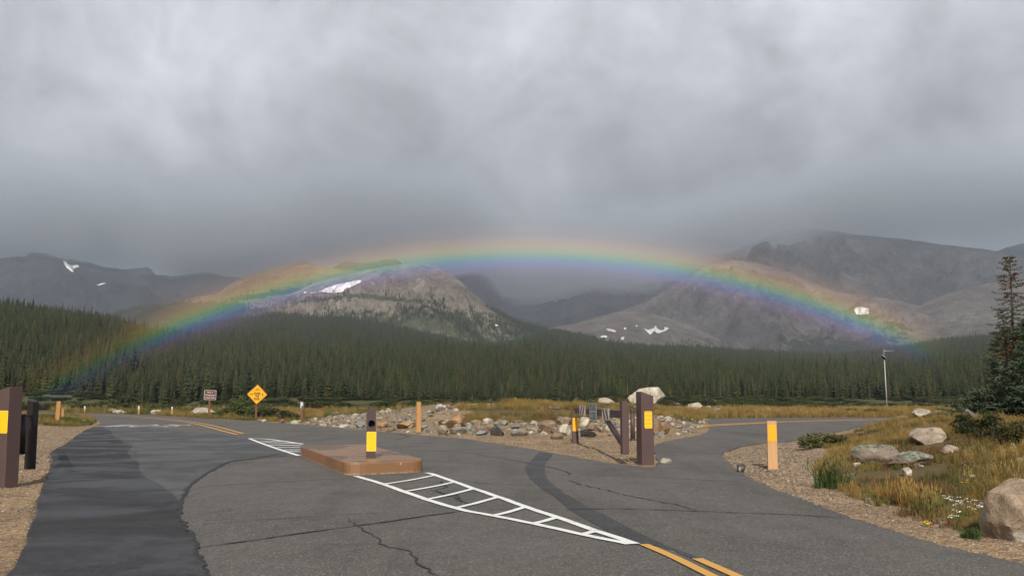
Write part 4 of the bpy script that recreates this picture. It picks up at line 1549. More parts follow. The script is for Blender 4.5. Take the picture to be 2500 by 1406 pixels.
def rock(x0, y0, x1, y1, col, label, group=None, me=None, cat='boulder', sink=0.16, depth=0.9, rz=None, ybase=None, dy=0.0, m=None, name='boulder', flip=True):
    """boulder filling the photo box x0..x1, y0..y1 where it stands on the ground"""
    _ri[0] += 1
    rr = random.Random(900 + _ri[0])
    p = place((x0 + x1) / 2, (ybase if ybase is not None else y1 - 1))
    sc = (p.y + dy) / F * 1.01
    w_ = (x1 - x0) * sc; h_ = (y1 - y0) * sc
    me = me or ROCKS[_ri[0] % len(ROCKS)]
    o = bpy.data.objects.new(name, me)
    COL.objects.link(o)
    rz = rr.uniform(-0.5, 0.5) if rz is None else rz
    o.rotation_euler = (0, 0, rz + (math.pi if flip and rr.random() < 0.5 else 0))
    dp = w_ * depth * rr.uniform(0.75, 1.05)
    k = abs(math.cos(rz)) + abs(math.sin(rz)) * 0.6
    zt = at((x0 + x1) / 2, y0, p.y + dp * 0.4).z
    zb = p.z
    hh = max(zt - zb, h_ * 0.8)
    o.scale = (w_ / k * 1.04, dp, hh * (1 + sink) * 1.02)
    o.location = (p.x * (1 + dp * 0.4 / p.y), p.y + dp * 0.42, zb + hh * (1 - sink) / 2)
    kf = rr.uniform(0.88, 1.14)
    o.color = (*[c * kf for c in col], 1)
    if m is not None:
        o.material_slots[0].link = 'OBJECT'
        o.material_slots[0].material = m
    tag(o, label, cat, group)
    return o


def z4(a, b, c, d):
    return 1000 + a / 5.952, 930 + b / 5.952, 1000 + c / 5.952, 930 + d / 5.952


def z3(a, b, c, d):
    return 700 + a / 5.556, 960 + b / 5.556, 700 + c / 5.556, 960 + d / 5.556


def z5(a, b, c, d):
    return 1350 + a / 5.858, 930 + b / 5.858, 1350 + c / 5.858, 930 + d / 5.858


GR = 'boulders in the rubble row behind the gravel'
RUB = [
    (z4(510, 475, 815, 690), RUST, 'largest orange boulder with rust streaks in the rubble row'),
    (z4(565, 660, 830, 775), GREY, 'flat grey green slab lying in front of the orange boulder'),
    (z4(380, 635, 575, 785), PINK, 'angular pink and white block left of the flat grey slab'),
    (z4(350, 575, 450, 640), TAN, 'small brown and white stone behind the angular pink block'),
    (z4(810, 610, 945, 730), BLUE, 'blue grey stone with a white face right of the orange boulder'),
    (z4(940, 635, 1070, 745), TAN, 'tan wedge stone right of the blue grey white faced stone'),
    (z4(870, 560, 1060, 650), TAN, 'long tan boulder on top of the row right of the orange boulder'),
    (z4(1060, 535, 1225, 645), CREAM, 'tan boulder split by a white face, highest of the row left of centre'),
    (z4(1225, 555, 1440, 660), GREY, 'greenish grey boulder with a tan foot beside the white split boulder'),
    (z4(1420, 565, 1700, 615), BROWN_, 'flat red brown slab lying across the back of the row'),
    (z4(1440, 605, 1600, 700), GREY, 'rounded grey boulder in front of the red brown back slab'),
    (z4(1600, 605, 1710, 680), GREY, 'smaller dark grey stone right of the rounded grey boulder'),
    (z4(1070, 650, 1240, 730), BROWN_, 'flat red brown stone low in the row beside the black boulder'),
    (z4(970, 715, 1145, 795), BLUE, 'low blue grey stone at the front edge left of the black boulder'),
    (z4(1170, 650, 1390, 805), DARK, 'black pitted boulder at the front of the rubble row'),
    (z4(1380, 680, 1470, 800), TAN, 'narrow tan stone just right of the black boulder'),
    (z4(1460, 685, 1720, 810), GREY, 'wide grey boulder with a cream end at the front of the row'),
    (z4(1690, 645, 1815, 725), TAN, 'tan stone perched behind the cream end of the wide grey boulder'),
    (z4(1715, 720, 1810, 785), CREAM, 'small cream stone at the foot of the big brown boulder, left side'),
    (z4(1745, 570, 1870, 660), CREAM, 'white flecked tan boulder behind the big brown one'),
    (z4(1810, 565, 2165, 770), BROWN_, 'big brown boulder with pale facets in the rubble row'),
    (z4(1890, 725, 2020, 810), CREAM, 'round cream stone at the foot of the big brown boulder'),
    (z4(2020, 740, 2250, 850), BROWN_, 'flat brown slab at the front edge left of the receiver post'),
    (z4(2170, 620, 2350, 800), CREAM, 'large cream block just left of the receiver post'),
    (z4(2120, 510, 2260, 610), BROWN_, 'dark brown stone on top of the row above the cream block'),
    (z4(2190, 515, 2350, 640), TAN, 'tan boulder behind the cream block beside the receiver post'),
    (z4(-40, 600, 45, 690), CREAM, 'cream stone left of the tall plain timber post'),
    (z4(170, 635, 270, 690), BLUE, 'small blue grey stone right of the tall plain timber post'),
    (z3(1465, 365, 1760, 485), RUST, 'long rusty boulder with dark hollows left of the tall plain timber post'),
    (z3(860, 360, 925, 460), GREY, 'pale stone standing on edge left of the island post'),
    (z3(930, 365, 1070, 475), BLUE, 'blue grey slab half hidden by the island post'),
    (z3(1220, 380, 1375, 475), RUST, 'rounded orange brown boulder right of the island post'),
    (z3(485, 400, 550, 460), PINK, 'small pinkish stone on the road edge between the parking post and island post'),
    (z3(65, 360, 160, 430), CREAM, 'rounded cream stone at the road edge below the parking post'),
    (z5(365, 510, 560, 680), CREAM, 'cream striated boulder seen under the gate beam by the receiver post'),
    (z5(360, 690, 625, 812), DARK, 'flat dark grey slab in front of the striated boulder under the gate'),
    (z5(640, 640, 760, 740), TAN, 'tan stone under the gate between the dark slab and brace'),
    (z5(490, 620, 650, 715), BROWN_, 'brown stone between the striated boulder and the tan stone under the gate'),
    (z5(740, 620, 825, 720), CREAM, 'white stone seen just left of the gate brace'),
    (z5(900, 520, 975, 665), TAN, 'tan upright stone behind the gate upright'),
    (z5(785, 735, 850, 790), GREY, 'small grey stone on the gravel under the gate brace'),
    (z5(1070, 690, 1110, 780), RUST, 'narrow orange stone seen between gate upright and hinge pipe'),
    (z5(650, 235, 885, 345), PINK, 'pointed pinkish grey boulder on the grass mound above the gate beam'),
    (z5(345, 340, 455, 382), TAN, 'low tan stone on the mound skyline above the receiver post'),
]
for bx, col, lab in RUB:
    rock(*bx, col, lab, GR)
BIGROCK = rock_mesh(411, cuts=11, sub=4, rough=0.09, flatness=0.78)
GM = 'large boulders on the grass mound'
rock(1533, 945, 1625, 991, CREAM, 'largest pale boulder on the mound, rising behind the gate post', GM, BIGROCK, sink=0.22, ybase=988)
rock(*z5(1420, 580, 1690, 790), RUST, 'wet orange brown boulder at the gravel edge right of the gate post', None, BIGROCK, depth=0.8)
rock(1642, 984, 1675, 1001, GREY, 'smaller domed grey boulder on the mound right of the largest pale boulder', GM)
rock(1675, 982, 1721, 1008, PINK, 'rounded pinkish boulder on the mound beside the domed grey boulder', GM)
rock(1722, 990, 1738, 1003, CREAM, 'small pale stone at the right end of the mound behind the blue grey boulder', GM)
rock(1737, 995, 1775, 1010, BLUE, 'blue grey boulder at the right end of the mound', GM)
rock(*z5(1500, 1097, 1708, 1212), CREAM, 'cream stone with brown stripes sitting on the asphalt beside the gate post', None, depth=0.75, sink=0.03)
rock(1066, 989, 1078, 996, CREAM, 'single small white stone on the mound skyline above the tall timber post', GM)
G2 = 'pale stones in the golden meadow'
rock(1874, 997, 1889, 1006.5, CREAM, 'small white stone in the golden meadow, left of three', G2)
rock(1934, 999.5, 1957, 1004, GREY, 'flat pale stone in the golden meadow, the middle of three', G2)
rock(2027, 1004, 2052, 1013, GREY, 'jagged grey stone in the meadow by the brown shrubs', G2)
G3 = 'boulders lining the far side of the left road'
rock(263, 997, 288, 1008.5, GREY, 'grey green boulder of the touching pair beyond the bend', G3)
rock(277, 1000, 311, 1010.5, CREAM, 'paler right boulder of the touching pair beyond the bend', G3)
rock(368, 1000, 396, 1013, CREAM, 'round pale boulder by itself beyond the bend', G3)
rock(469, 994, 524, 1018, CREAM, 'large pale boulder behind the brown parking sign', G3, BIGROCK, sink=0.2, dy=0)
rock(628, 1023, 642, 1030, TAN, 'small tan stone at the foot of the willow, touching a whiter one', G3)
rock(637, 1023.5, 650.5, 1031.5, CREAM, 'small white stone on the road edge below the diamond sign', G3)
rock(680, 1022.5, 696, 1035, BROWN_, 'brown stone on the road edge between the willow and the parking post', G3)
rock(198, 1024, 211, 1032, CREAM, 'white stone lying in the grass island at the left', None)
# right bank
LONGROCK = rock_mesh(500, cuts=9, sub=4, rough=0.12, flatness=0.80)
LONGROCK2 = rock_mesh(507, cuts=12, sub=4, rough=0.13, flatness=0.76)
G4 = 'boulders on the right bank'
rock(2215, 1043, 2312, 1087, PINK, 'pale dome shaped boulder highest on the right grassy bank', G4, BIGROCK, sink=0.25)
rock(2076, 1084, 2204, 1132, GREY, 'long low grey boulder with lichen on the right bank', G4, LONGROCK, sink=0.25, m=M_LICHEN, depth=0.55)
rock(2168, 1100, 2283, 1141, GREY, 'dark brown boulder capped with pale lichen on the right bank', G4, LONGROCK2, sink=0.22, m=M_LICHEN, depth=0.6)
rock(2297, 1085, 2339, 1111, PINK, 'small rounded boulder right of the pale dome boulder', G4)
rock(2203, 1140, 2229, 1163, CREAM, 'pale stone in the grass in front of the lichen capped boulder', G4)
rock(2350, 1125, 2384, 1137, CREAM, 'flat white stone in the golden grass of the right bank', G4, sink=0.4)
rock(2366, 1158, 2382, 1166, CREAM, 'tiny white stone above the big foreground boulder', G4, sink=0.3)
rock(2482, 1116, 2520, 1136, PINK, 'tan stone cut by the right edge of the photo, half way up the bank', G4)
rock(2080, 1128, 2102, 1142, CREAM, 'small cream stone at the left foot of the long lichen boulder', G4)
rock(2225, 997, 2276, 1018, CREAM, 'white blocky boulder across the road below the spruce', None, dy=0)
rock(2274, 1001, 2310, 1015, PINK, 'tan boulder next to the white blocky boulder below the spruce', None)


def hero_rock():
    """squarish split boulder: steep left side, sloping top, broken front face"""
    from mathutils import noise
    bm = bmesh.new()
    bmesh.ops.create_cube(bm, size=2)
    bmesh.ops.subdivide_edges(bm, edges=list(bm.edges), cuts=22, use_grid_fill=True)
    planes = [((-1, -0.42, 0.10), 0.93), ((-0.30, -0.25, 1), 0.80), ((0.35, -1, 0.18), 0.92), ((0.1, -1, -0.25), 0.93), ((-0.8, -0.7, 0.5), 1.02), ((-0.5, -0.8, -0.5), 1.05), ((0.9, -0.5, 0.3), 0.98), ((-0.6, 0.7, 0.6), 1.0), ((0.5, 0.2, 1), 1.0), ((-0.9, -0.2, -0.5), 1.0)]
    for v in bm.verts:
        c = v.co.copy()
        v.co = c.lerp(c.normalized() * 1.25, 0.12)
    for n, d in planes:
        n = Vector(n).normalized()
        for v in bm.verts:
            k = v.co.dot(n) - d
            if k > 0:
                v.co -= n * k
    for v in bm.verts:
        p = v.co
        a = noise.fractal(p * 1.3, 0.8, 2.1, 5) * 0.07 + noise.ridged_multi_fractal(p * 1.1 + Vector((4, 1, 2)), 0.9, 2.2, 4, 1.0, 2.0) * 0.035
        v.co = p + p.normalized() * a
    xs = [v.co for v in bm.verts]
    lo = Vector([min(c[i] for c in xs) for i in range(3)]); hi = Vector([max(c[i] for c in xs) for i in range(3)])
    for v in bm.verts:
        v.co = Vector([(v.co[i] - lo[i]) / (hi[i] - lo[i]) - 0.5 for i in range(3)])
    me = bm_mesh(bm, 'boulder', True)
    me.set_sharp_from_angle(angle=R(26))
    me.materials.append(M_HERO)
    return me


HERO = hero_rock()
rock(2418, 1170, 2590, 1327, (0.25, 0.17, 0.115), 'biggest foreground boulder, tan and square, cut by the right edge', None, HERO, sink=0.1, depth=0.95, rz=0.08, flip=False)
rock(1796, 1131, 1824, 1155, DARK, 'black lump of tar lying at the asphalt edge near the amber plated post', None, cat='lump', name='tar_lump', sink=0.05)
rock(1868, 1145, 1890, 1154, GREY, 'pale flat stone at the foot of the amber plated post', None, sink=0.3)

# ------------------------------------------------------------------ instancing on points (stuff only)
def proto_collection(name, meshes):
    c = bpy.data.collections.new(name)
    for i, me in enumerate(meshes):
        o = bpy.data.objects.new('%s_%02d' % (name, i), me)
        c.objects.link(o)
    return c


def scatter(name, P, scale, variant, coll, tilt=None, rotz=None, label=None, category=None):
    n = len(P)
    me = bpy.data.meshes.new(name)
    me.vertices.add(n)
    me.vertices.foreach_set('co', np.asarray(P, np.float32).ravel())
    if np.ndim(scale) == 1:
        scale = np.repeat(np.asarray(scale)[:, None], 3, 1)
    rz = RNG.uniform(0, 2 * np.pi, n) if rotz is None else rotz
    rot = np.zeros((n, 3), np.float32)
    rot[:, 2] = rz
    if tilt is not None:
        rot[:, 0] = RNG.normal(0, tilt, n); rot[:, 1] = RNG.normal(0, tilt, n)
    a = me.attributes.new('scl', 'FLOAT_VECTOR', 'POINT'); a.data.foreach_set('vector', np.asarray(scale, np.float32).ravel())
    a = me.attributes.new('rot', 'FLOAT_VECTOR', 'POINT'); a.data.foreach_set('vector', rot.ravel())
    a = me.attributes.new('var', 'INT', 'POINT'); a.data.foreach_set('value', np.asarray(variant, np.int32))
    o = link(name, me, kind='stuff')
    g = bpy.data.node_groups.new(name + ' scatter', 'GeometryNodeTree')
    g.interface.new_socket('Geometry', in_out='INPUT', socket_type='NodeSocketGeometry')
    g.interface.new_socket('Geometry', in_out='OUTPUT', socket_type='NodeSocketGeometry')
    gi = g.nodes.new('NodeGroupInput'); go = g.nodes.new('NodeGroupOutput')
    ip = g.nodes.new('GeometryNodeInstanceOnPoints')
    ci = g.nodes.new('GeometryNodeCollectionInfo')
    ci.inputs['Collection'].default_value = coll
    ci.inputs['Separate Children'].default_value = True
    ci.inputs['Reset Children'].default_value = True
    ip.inputs['Pick Instance'].default_value = True

    def attr(nm, ty):
        nd = g.nodes.new('GeometryNodeInputNamedAttribute')
        nd.data_type = ty
        nd.inputs['Name'].default_value = nm
        return [s for s in nd.outputs if s.enabled and s.name == 'Attribute'][0]
    g.links.new(gi.outputs[0], ip.inputs['Points'])
    g.links.new(ci.outputs[0], ip.inputs['Instance'])
    g.links.new(attr('var', 'INT'), ip.inputs['Instance Index'])
    g.links.new(attr('rot', 'FLOAT_VECTOR'), ip.inputs['Rotation'])
    g.links.new(attr('scl', 'FLOAT_VECTOR'), ip.inputs['Scale'])
    g.links.new(ip.outputs[0], go.inputs[0])
    md = o.modifiers.new('scatter', 'NODES')
    md.node_group = g
    if label:
        o['label'] = label
        o['category'] = category
    return o


# ------------------------------------------------------------------ conifers
def conifer_crown(seed, H=12.0, Rm=1.7, levels=26, nb=8, low=0.06, rag=0.38):
    rr = random.Random(seed)
    V, Fc = [], []
    for i in range(levels):
        t = i / (levels - 1)
        z = H * (low + (1 - low) * t ** 0.95)
        rad = Rm * (1 - t) ** 0.78 * (0.75 + 0.25 * math.sin(i * 2.1 + seed)) + 0.10
        if t < 0.15:
            rad *= 0.7 + 2 * t
        n = max(4, int(nb * (0.6 + 0.4 * (1 - t))))
        a0 = rr.uniform(0, 6.28)
        for k in range(n):
            a = a0 + 2 * math.pi * k / n + rr.uniform(-0.35, 0.35)
            L = rad * rr.uniform(1 - rag, 1 + rag * 0.7)
            wd = L * rr.uniform(0.20, 0.38) + 0.05
            ca, sa = math.cos(a), math.sin(a)
            dr = L * rr.uniform(0.30, 0.65)
            up = H / levels * rr.uniform(0.35, 0.9)
            b = len(V)
            mid = L * 0.62
            V += [(0.02 * ca, 0.02 * sa, z + up), (ca * mid - sa * wd, sa * mid + ca * wd, z - dr * 0.75), (ca * L, sa * L, z - dr + 0.08 * L), (ca * mid + sa * wd, sa * mid - ca * wd, z - dr * 0.75), (ca * mid, sa * mid, z - dr * 0.25 + up * 0.4)]
            Fc += [(b, b + 1, b + 4), (b + 1, b + 2, b + 4), (b + 4, b + 2, b + 3), (b, b + 4, b + 3)]
    b = len(V)
    V += [(0.09, 0, H * 0.93), (-0.045, 0.08, H * 0.93), (-0.045, -0.08, H * 0.93), (0, 0, H * 1.03)]
    Fc += [(b, b + 1, b + 3), (b + 1, b + 2, b + 3), (b + 2, b, b + 3)]
    me = mesh_np('crown', V, Fc)
    me.materials.append(M_SPRUCE)
    return me


def trunk_mesh(H, r, m, top=0.9, name='trunk'):
    bm = bmesh.new()
    tube(bm, (0, 0, -0.6), (0.03, 0.02, H * top), r, r * 0.2, 7)
    me = bm_mesh(bm, name)
    me.materials.append(m)
    return me


def dead_tree(seed, H=10.0):
    rr = random.Random(seed)
    bm = bmesh.new()
    tube(bm, (0, 0, -0.6), (0.1, 0.05, H), 0.16, 0.03, 6)
    for i in range(22):
        z = H * rr.uniform(0.25, 0.95); a = rr.uniform(0, 6.28); L = (1 - z / H) * 1.3 + 0.25
        tube(bm, (0, 0, z), (math.cos(a) * L, math.sin(a) * L, z - L * 0.2), 0.03, 0.01, 4)
    me = bm_mesh(bm, 'snag')
    me.materials.append(M_DEADBARK)
    return me


def combined(crown, trunk):
    me = join_meshes('spruce', [(crown, Matrix()), (trunk, Matrix())])
    me.materials.append(M_SPRUCE); me.materials.append(M_BARK)
    nt = len(trunk.polygons); tot = len(me.polygons)
    mi = np.zeros(tot, np.int32); mi[tot - nt:] = 1
    me.polygons.foreach_set('material_index', mi)
    return me


CROWNS = [conifer_crown(1, 13, 1.75), conifer_crown(2, 12, 1.9, 25), conifer_crown(3, 14, 1.55, 28), conifer_crown(4, 11, 1.75, 23), conifer_crown(5, 13, 1.2, 26, 7, 0.12, 0.5), conifer_crown(6, 12, 2.0, 24, 9)]
TRUNKS = [trunk_mesh(h, 0.17, M_BARK) for h in (13, 12, 14, 11, 13, 12)]
SNAG = dead_tree(3)
FAR_PROTOS = [combined(c, t) for c, t in zip(CROWNS, TRUNKS)] + [SNAG, dead_tree(8, 11)]
COL_SPRUCE = proto_collection('spruce_kinds', FAR_PROTOS)


def forest_points():
    pts = []

    def band(y0, y1, spacing, xk=0.66):
        ys = np.arange(y0, y1, spacing)
        out = []
        for yy in ys:
            half = yy * xk
            xs = np.arange(-half, half, spacing)
            out.append(np.stack([xs + RNG.uniform(-0.48, 0.48, len(xs)) * spacing, np.full(len(xs), yy) + RNG.uniform(-0.48, 0.48, len(xs)) * spacing], 1))
        return np.concatenate(out)
    pts.append(band(228, 420, 2.1))
    pts.append(band(420, 680, 2.7))
    pts.append(band(680, 1100, 4.8))
    pts.append(band(1100, 1560, 5.8))
    P = np.concatenate(pts)
    # uneven front edge and a few small clearings
    edge = 238 + 40 * (fbm(P[:, 0] / 40 + 3, P[:, 0] * 0 + 1.5, 3) - 0.40) + np.where(P[:, 0] > 20, 10, 0)
    keep = P[:, 1] > edge
    keep &= ~((fbm(P[:, 0] / 40, P[:, 1] / 40, 3) < 0.25) & (P[:, 1] > 360))
    P = P[keep]
    return P


FP = forest_points()
fz = Z(FP[:, 0], FP[:, 1])
dist = np.hypot(FP[:, 0], FP[:, 1])
uu = 1250 + F * FP[:, 0] / FP[:, 1] / 1.01
sc_ = RNG.uniform(0.45, 1.0, len(FP)) * (0.62 + 0.55 * fbm(FP[:, 0] / 60 + 8, FP[:, 1] / 60, 3)) * np.where(RNG.random(len(FP)) < 0.08, 1.3, 1.0)
sc_ = sc_ * np.interp(dist, [240, 420, 700], [0.53, 0.70, 0.90])
var = RNG.integers(0, 6, len(FP))
var = np.where(RNG.random(len(FP)) < 0.03, 6 + RNG.integers(0, 2, len(FP)), var)
# keep a window open in front of the little hut
hut_u, hut_Y = 326.5, 262.0
blk = (abs(uu - hut_u - 2) < 17) & (FP[:, 1] < hut_Y + 5)
sc_ = np.where(blk, 0.28, sc_)
inview = (uu > -20) & (uu < 2520)
order = np.argsort(np.where(inview, dist / np.maximum(sc_, 0.4), 1e9))
order = order[:300]
near_ids = set(order.tolist())
GT = 'front trees of the spruce forest'
for i in order:
    v = int(var[i])
    s = float(sc_[i])
    lab = 'dark green spruce at the front edge of the forest across the meadow'
    if v >= 6:
        o = link('dead_tree', SNAG if v == 6 else FAR_PROTOS[7])
        tag(o, 'bare grey dead tree among the front spruces of the forest', 'tree', 'dead trees at the forest front')
        o.location = (FP[i, 0], FP[i, 1], fz[i]); o.scale = (s, s, s)
        continue
    r_ = bpy.data.objects.new('spruce_tree', None)
    COL.objects.link(r_)
    r_.location = (FP[i, 0], FP[i, 1], fz[i]); kx = random.uniform(1.05, 1.5); r_.scale = (s * kx, s * kx, s)
    r_.rotation_euler = (0, 0, random.uniform(0, 6.28))
    tag(r_, lab, 'tree', GT)
    for nm, me in (('crown', CROWNS[v]), ('trunk', TRUNKS[v])):
        c = bpy.data.objects.new(nm, me); COL.objects.link(c); c.parent = r_
mask = np.ones(len(FP), bool); mask[order] = False
scl = np.stack([sc_ * RNG.uniform(1.0, 1.55, len(FP))] * 2 + [sc_], 1)
scatter('forest', np.column_stack([FP, fz])[mask], scl[mask], var[mask], COL_SPRUCE, tilt=0.02, label='dense dark spruce forest covering the valley and lower slopes', category='forest')


# the hut in the trees
def hut():
    p = at(hut_u, 975, hut_Y)
    z = Z1(p.x, p.y)
    zr = at(hut_u, 961, hut_Y).z
    t = thing('hut', 'tiny hut with a brown roof showing between the trees at the left', 'hut', (p.x, p.y, z), R(15))
    h = zr - z
    bm = bmesh.new(); box(bm, (0, 0, (h - 1.0) / 2), (1.7, 2.4, h - 1.0))
    link('wall', bm_mesh(bm, 'wall'), M_WOOD_POST, t)
    bm = bmesh.new()
    for s in (-1, 1):
        v = [bm.verts.new(q) for q in ((-1.15, s * 1.6, h - 1.15), (1.15, s * 1.6, h - 1.15), (1.0, 0, h), (-1.0, 0, h))]
        bm.faces.new(v)
    bmesh.ops.solidify(bm, geom=list(bm.faces), thickness=0.1)
    link('roof', bm_mesh(bm, 'roof'), M_BROWN, t)
    bm = bmesh.new(); box(bm, (0.2, -1.215, 0.95), (0.8, 0.05, 1.9))
    link('door', bm_mesh(bm, 'door'), M_BROWN_DARK, t)


hut()


# ------------------------------------------------------------------ mountains
def m_mountain(name, rocks, veg, vegcol, warm=0.0, scale=1.0, bumpd=14.0):
    m, t = mat(name, 0.95, 0.1)
    p = worldco(t)
    big = t.noise(p, 0.0022 * scale, 6, 0.62, 0.5)
    fine = t.noise(p, 0.022 * scale, 6, 0.72, 0.3)
    mp = t.n('ShaderNodeMapping'); t.set(mp.inputs[0], p); mp.inputs['Scale'].default_value = (0.014, 0.004, 0.0035)
    gul = t.noise(mp.outputs[0], 1.0 * scale, 6, 0.68, 0.8)
    k = t.math('ADD', t.math('ADD', t.math('MULTIPLY', big, 0.4), t.math('MULTIPLY', fine, 0.35)), t.math('MULTIPLY', gul, 0.25))
    col = t.ramp(k, [(0.37, rocks[0]), (0.47, rocks[1]), (0.54, rocks[2]), (0.66, rocks[3])])
    speck = t.rangem(t.noise(p, 0.05 * scale, 5, 0.85), 0.57, 0.66)
    col = t.mix(t.math('MULTIPLY', speck, 0.6), col, rocks[3])
    speck2 = t.rangem(t.noise(t.vmath('ADD', p, (50, 20, 7)), 0.042 * scale, 5, 0.85), 0.56, 0.66)
    col = t.mix(t.math('MULTIPLY', speck2, 0.75), col, tuple(x * 0.4 for x in rocks[0]))
    va = t.n('ShaderNodeAttribute', attribute_name='veg').outputs['Fac']
    kv = t.math('ADD', va, t.math('MULTIPLY', t.math('SUBTRACT', t.noise(p, 0.018 * scale, 5, 0.75, 0.4), 0.5), 1.5))
    col = t.mix(t.math('MULTIPLY', t.rangem(kv, 0.44, 0.56), veg), col, t.mix(fine, tuple(x * 0.7 for x in vegcol), tuple(x * 1.3 for x in vegcol)))
    t.set(t.b.inputs['Base Color'], col)
    bump(t, t.math('ADD', t.math('ADD', fine, gul), t.math('MULTIPLY', t.noise(p, 0.09 * scale, 5, 0.75), 0.45)), 1.0, bumpd * 1.6)
    return m


MTN = {}


def mountain(name, sil, Y0, Yc, Y1, z0, m, nu=260, nv=90, amp=35.0, shape=1.0, gully=1.0, vegf=None, seed=0, jag=3.0, nscale=1.0, foot=None):
    """ridge with the given skyline (photo pixels) at forward distance Yc (number or list over u), falling to Y0 in front and Y1 behind"""
    sil = np.array(sil, float)
    u = np.linspace(sil[0, 0], sil[-1, 0], nu)
    y = np.interp(u, sil[:, 0], sil[:, 1])
    ker = np.array([1, 2, 1.0]) / 4
    y = np.concatenate([[y[0]], np.convolve(y, ker, 'valid'), [y[-1]]])
    yc = np.interp(u, *np.array(Yc, float).T) if not np.isscalar(Yc) else np.full(nu, float(Yc))
    dx = (u - 1250) / F; dy = (703 - y) / F
    fy = CP - SP * dy
    tx = dx / fy; tz = (SP + CP * dy) / fy
    t1 = np.linspace(0, 1, nv); t2 = np.linspace(0, 1, 16)[1:]
    zc = CH + tz * yc
    z0a = np.interp(u, *np.array(z0, float).T) if not np.isscalar(z0) else np.full(nu, float(z0))
    cols = []
    T = np.concatenate([t1, 1 + t2])
    Y0 = (np.interp(u, *np.array(Y0, float).T) if not np.isscalar(Y0) else np.full(nu, float(Y0)))[:, None]
    Yg = np.where(T[None, :] <= 1, Y0 + (yc[:, None] - Y0) * T[None, :], yc[:, None] + (Y1 - yc[:, None]) * (T[None, :] - 1))
    tt = np.clip(T, 0, 1)[None, :]
    zz = z0a[:, None] + (zc - z0a)[:, None] * tt ** shape
    back = np.clip(T - 1, 0, 1)[None, :]
    zz = zz - (zc - z0a)[:, None] * back ** 1.3
    Xg = tx[:, None] * Yg
    s = nscale
    n = (fbm(Xg / (420 / s) + seed, Yg / (420 / s) + seed * 1.7, 6, 0.52, True) - 0.55) * 2
    n2 = (fbm(Xg / (90 / s) + seed * 2.1 + 0.6 * n, Yg / (300 / s) - seed, 6, 0.6, True) - 0.5) * gully * 1.6
    env = np.where(T <= 1, np.sin(np.pi * np.clip(T, 0, 1)) ** 0.8, 0.0)[None, :]
    zz = zz + amp * (n + 0.45 * n2) * env
    zz = zz + jag * (fbm(Xg / 40 + 3 * seed, Yg / 40, 3) - 0.5) * (T <= 1.0)[None, :]
    # nothing in front of the crest may rise over its line of sight
    lim = CH + tz[:, None] * Yg - np.where(T < 0.999, 0.012, 0)[None, :] * Yg * np.clip((1 - tt) * 1.2, 0, 1)
    zz = np.where(T[None, :] < 0.999, np.minimum(zz, lim), zz)
    V = np.stack([Xg, Yg, zz], -1).reshape(-1, 3)
    nT = len(T)
    i = np.arange(nu - 1)[:, None] * nT + np.arange(nT - 1)[None, :]
    Q = np.stack([i, i + nT, i + nT + 1, i + 1], -1).reshape(-1, 4)[:, ::-1]
    me = mesh_np(name, V, Q, True)
    d = np.stack([np.broadcast_to(u[:, None], Xg.shape), T[None, :].repeat(nu, 0)], -1)
    pu = 1250 + F * Xg / (Yg * CP + (zz - CH) * SP)
    pv = 703 - F * (-(Yg) * SP + (zz - CH) * CP) / (Yg * CP + (zz - CH) * SP)
    veg = np.zeros(Xg.shape) if vegf is None else vegf(pu, pv)
    a = me.attributes.new('veg', 'FLOAT', 'POINT'); a.data.foreach_set('value', veg.ravel().astype(np.float32))
    o = link('mountain', me, m, kind='structure')
    MTN[name] = (o, BVHTree.FromPolygons([Vector(v) for v in V], Q.tolist()), V, veg.ravel())
    return o


ROCKW = [(0.082, 0.072, 0.055), (0.165, 0.143, 0.112), (0.25, 0.212, 0.168), (0.42, 0.365, 0.30)]
ROCKSHADE = [(0.030, 0.029, 0.033), (0.045, 0.043, 0.047), (0.058, 0.055, 0.058), (0.085, 0.08, 0.08)]
ROCKM = [(0.052, 0.047, 0.046), (0.096, 0.086, 0.083), (0.14, 0.126, 0.12), (0.24, 0.215, 0.205)]
ROCKT = [(0.070, 0.060, 0.053), (0.135, 0.117, 0.104), (0.19, 0.163, 0.145), (0.31, 0.27, 0.24)]
M_MSHADE = m_mountain('cloud shaded alpine rock', ROCKSHADE, 0.6, (0.03, 0.035, 0.025))  # cloud shadow on the far mountains is put into this darker base colour
M_MGREY = m_mountain('grey brown scree', ROCKM, 0.9, (0.035, 0.042, 0.03))
M_MWARM = m_mountain('warm pale scree', ROCKT, 0.9, (0.04, 0.048, 0.03))
M_MTAN = m_mountain('ochre shoulder', [(0.085, 0.062, 0.040), (0.165, 0.122, 0.080), (0.23, 0.172, 0.115), (0.34, 0.27, 0.19)], 0.9, (0.045, 0.055, 0.026), scale=1.4)
M_MASSIF = m_mountain('grey massif rock', [(0.030, 0.028, 0.028), (0.064, 0.058, 0.056), (0.098, 0.088, 0.084), (0.18, 0.162, 0.154)], 0.9, (0.035, 0.042, 0.03))
M_MRIGHT = m_mountain('grey pink scree', [(0.056, 0.049, 0.046), (0.108, 0.095, 0.088), (0.16, 0.14, 0.13), (0.27, 0.24, 0.22)], 0.9, (0.035, 0.042, 0.03))
M_MDOME = m_mountain('granite dome', ROCKW, 0.9, (0.075, 0.09, 0.042), scale=1.6, bumpd=9.0)

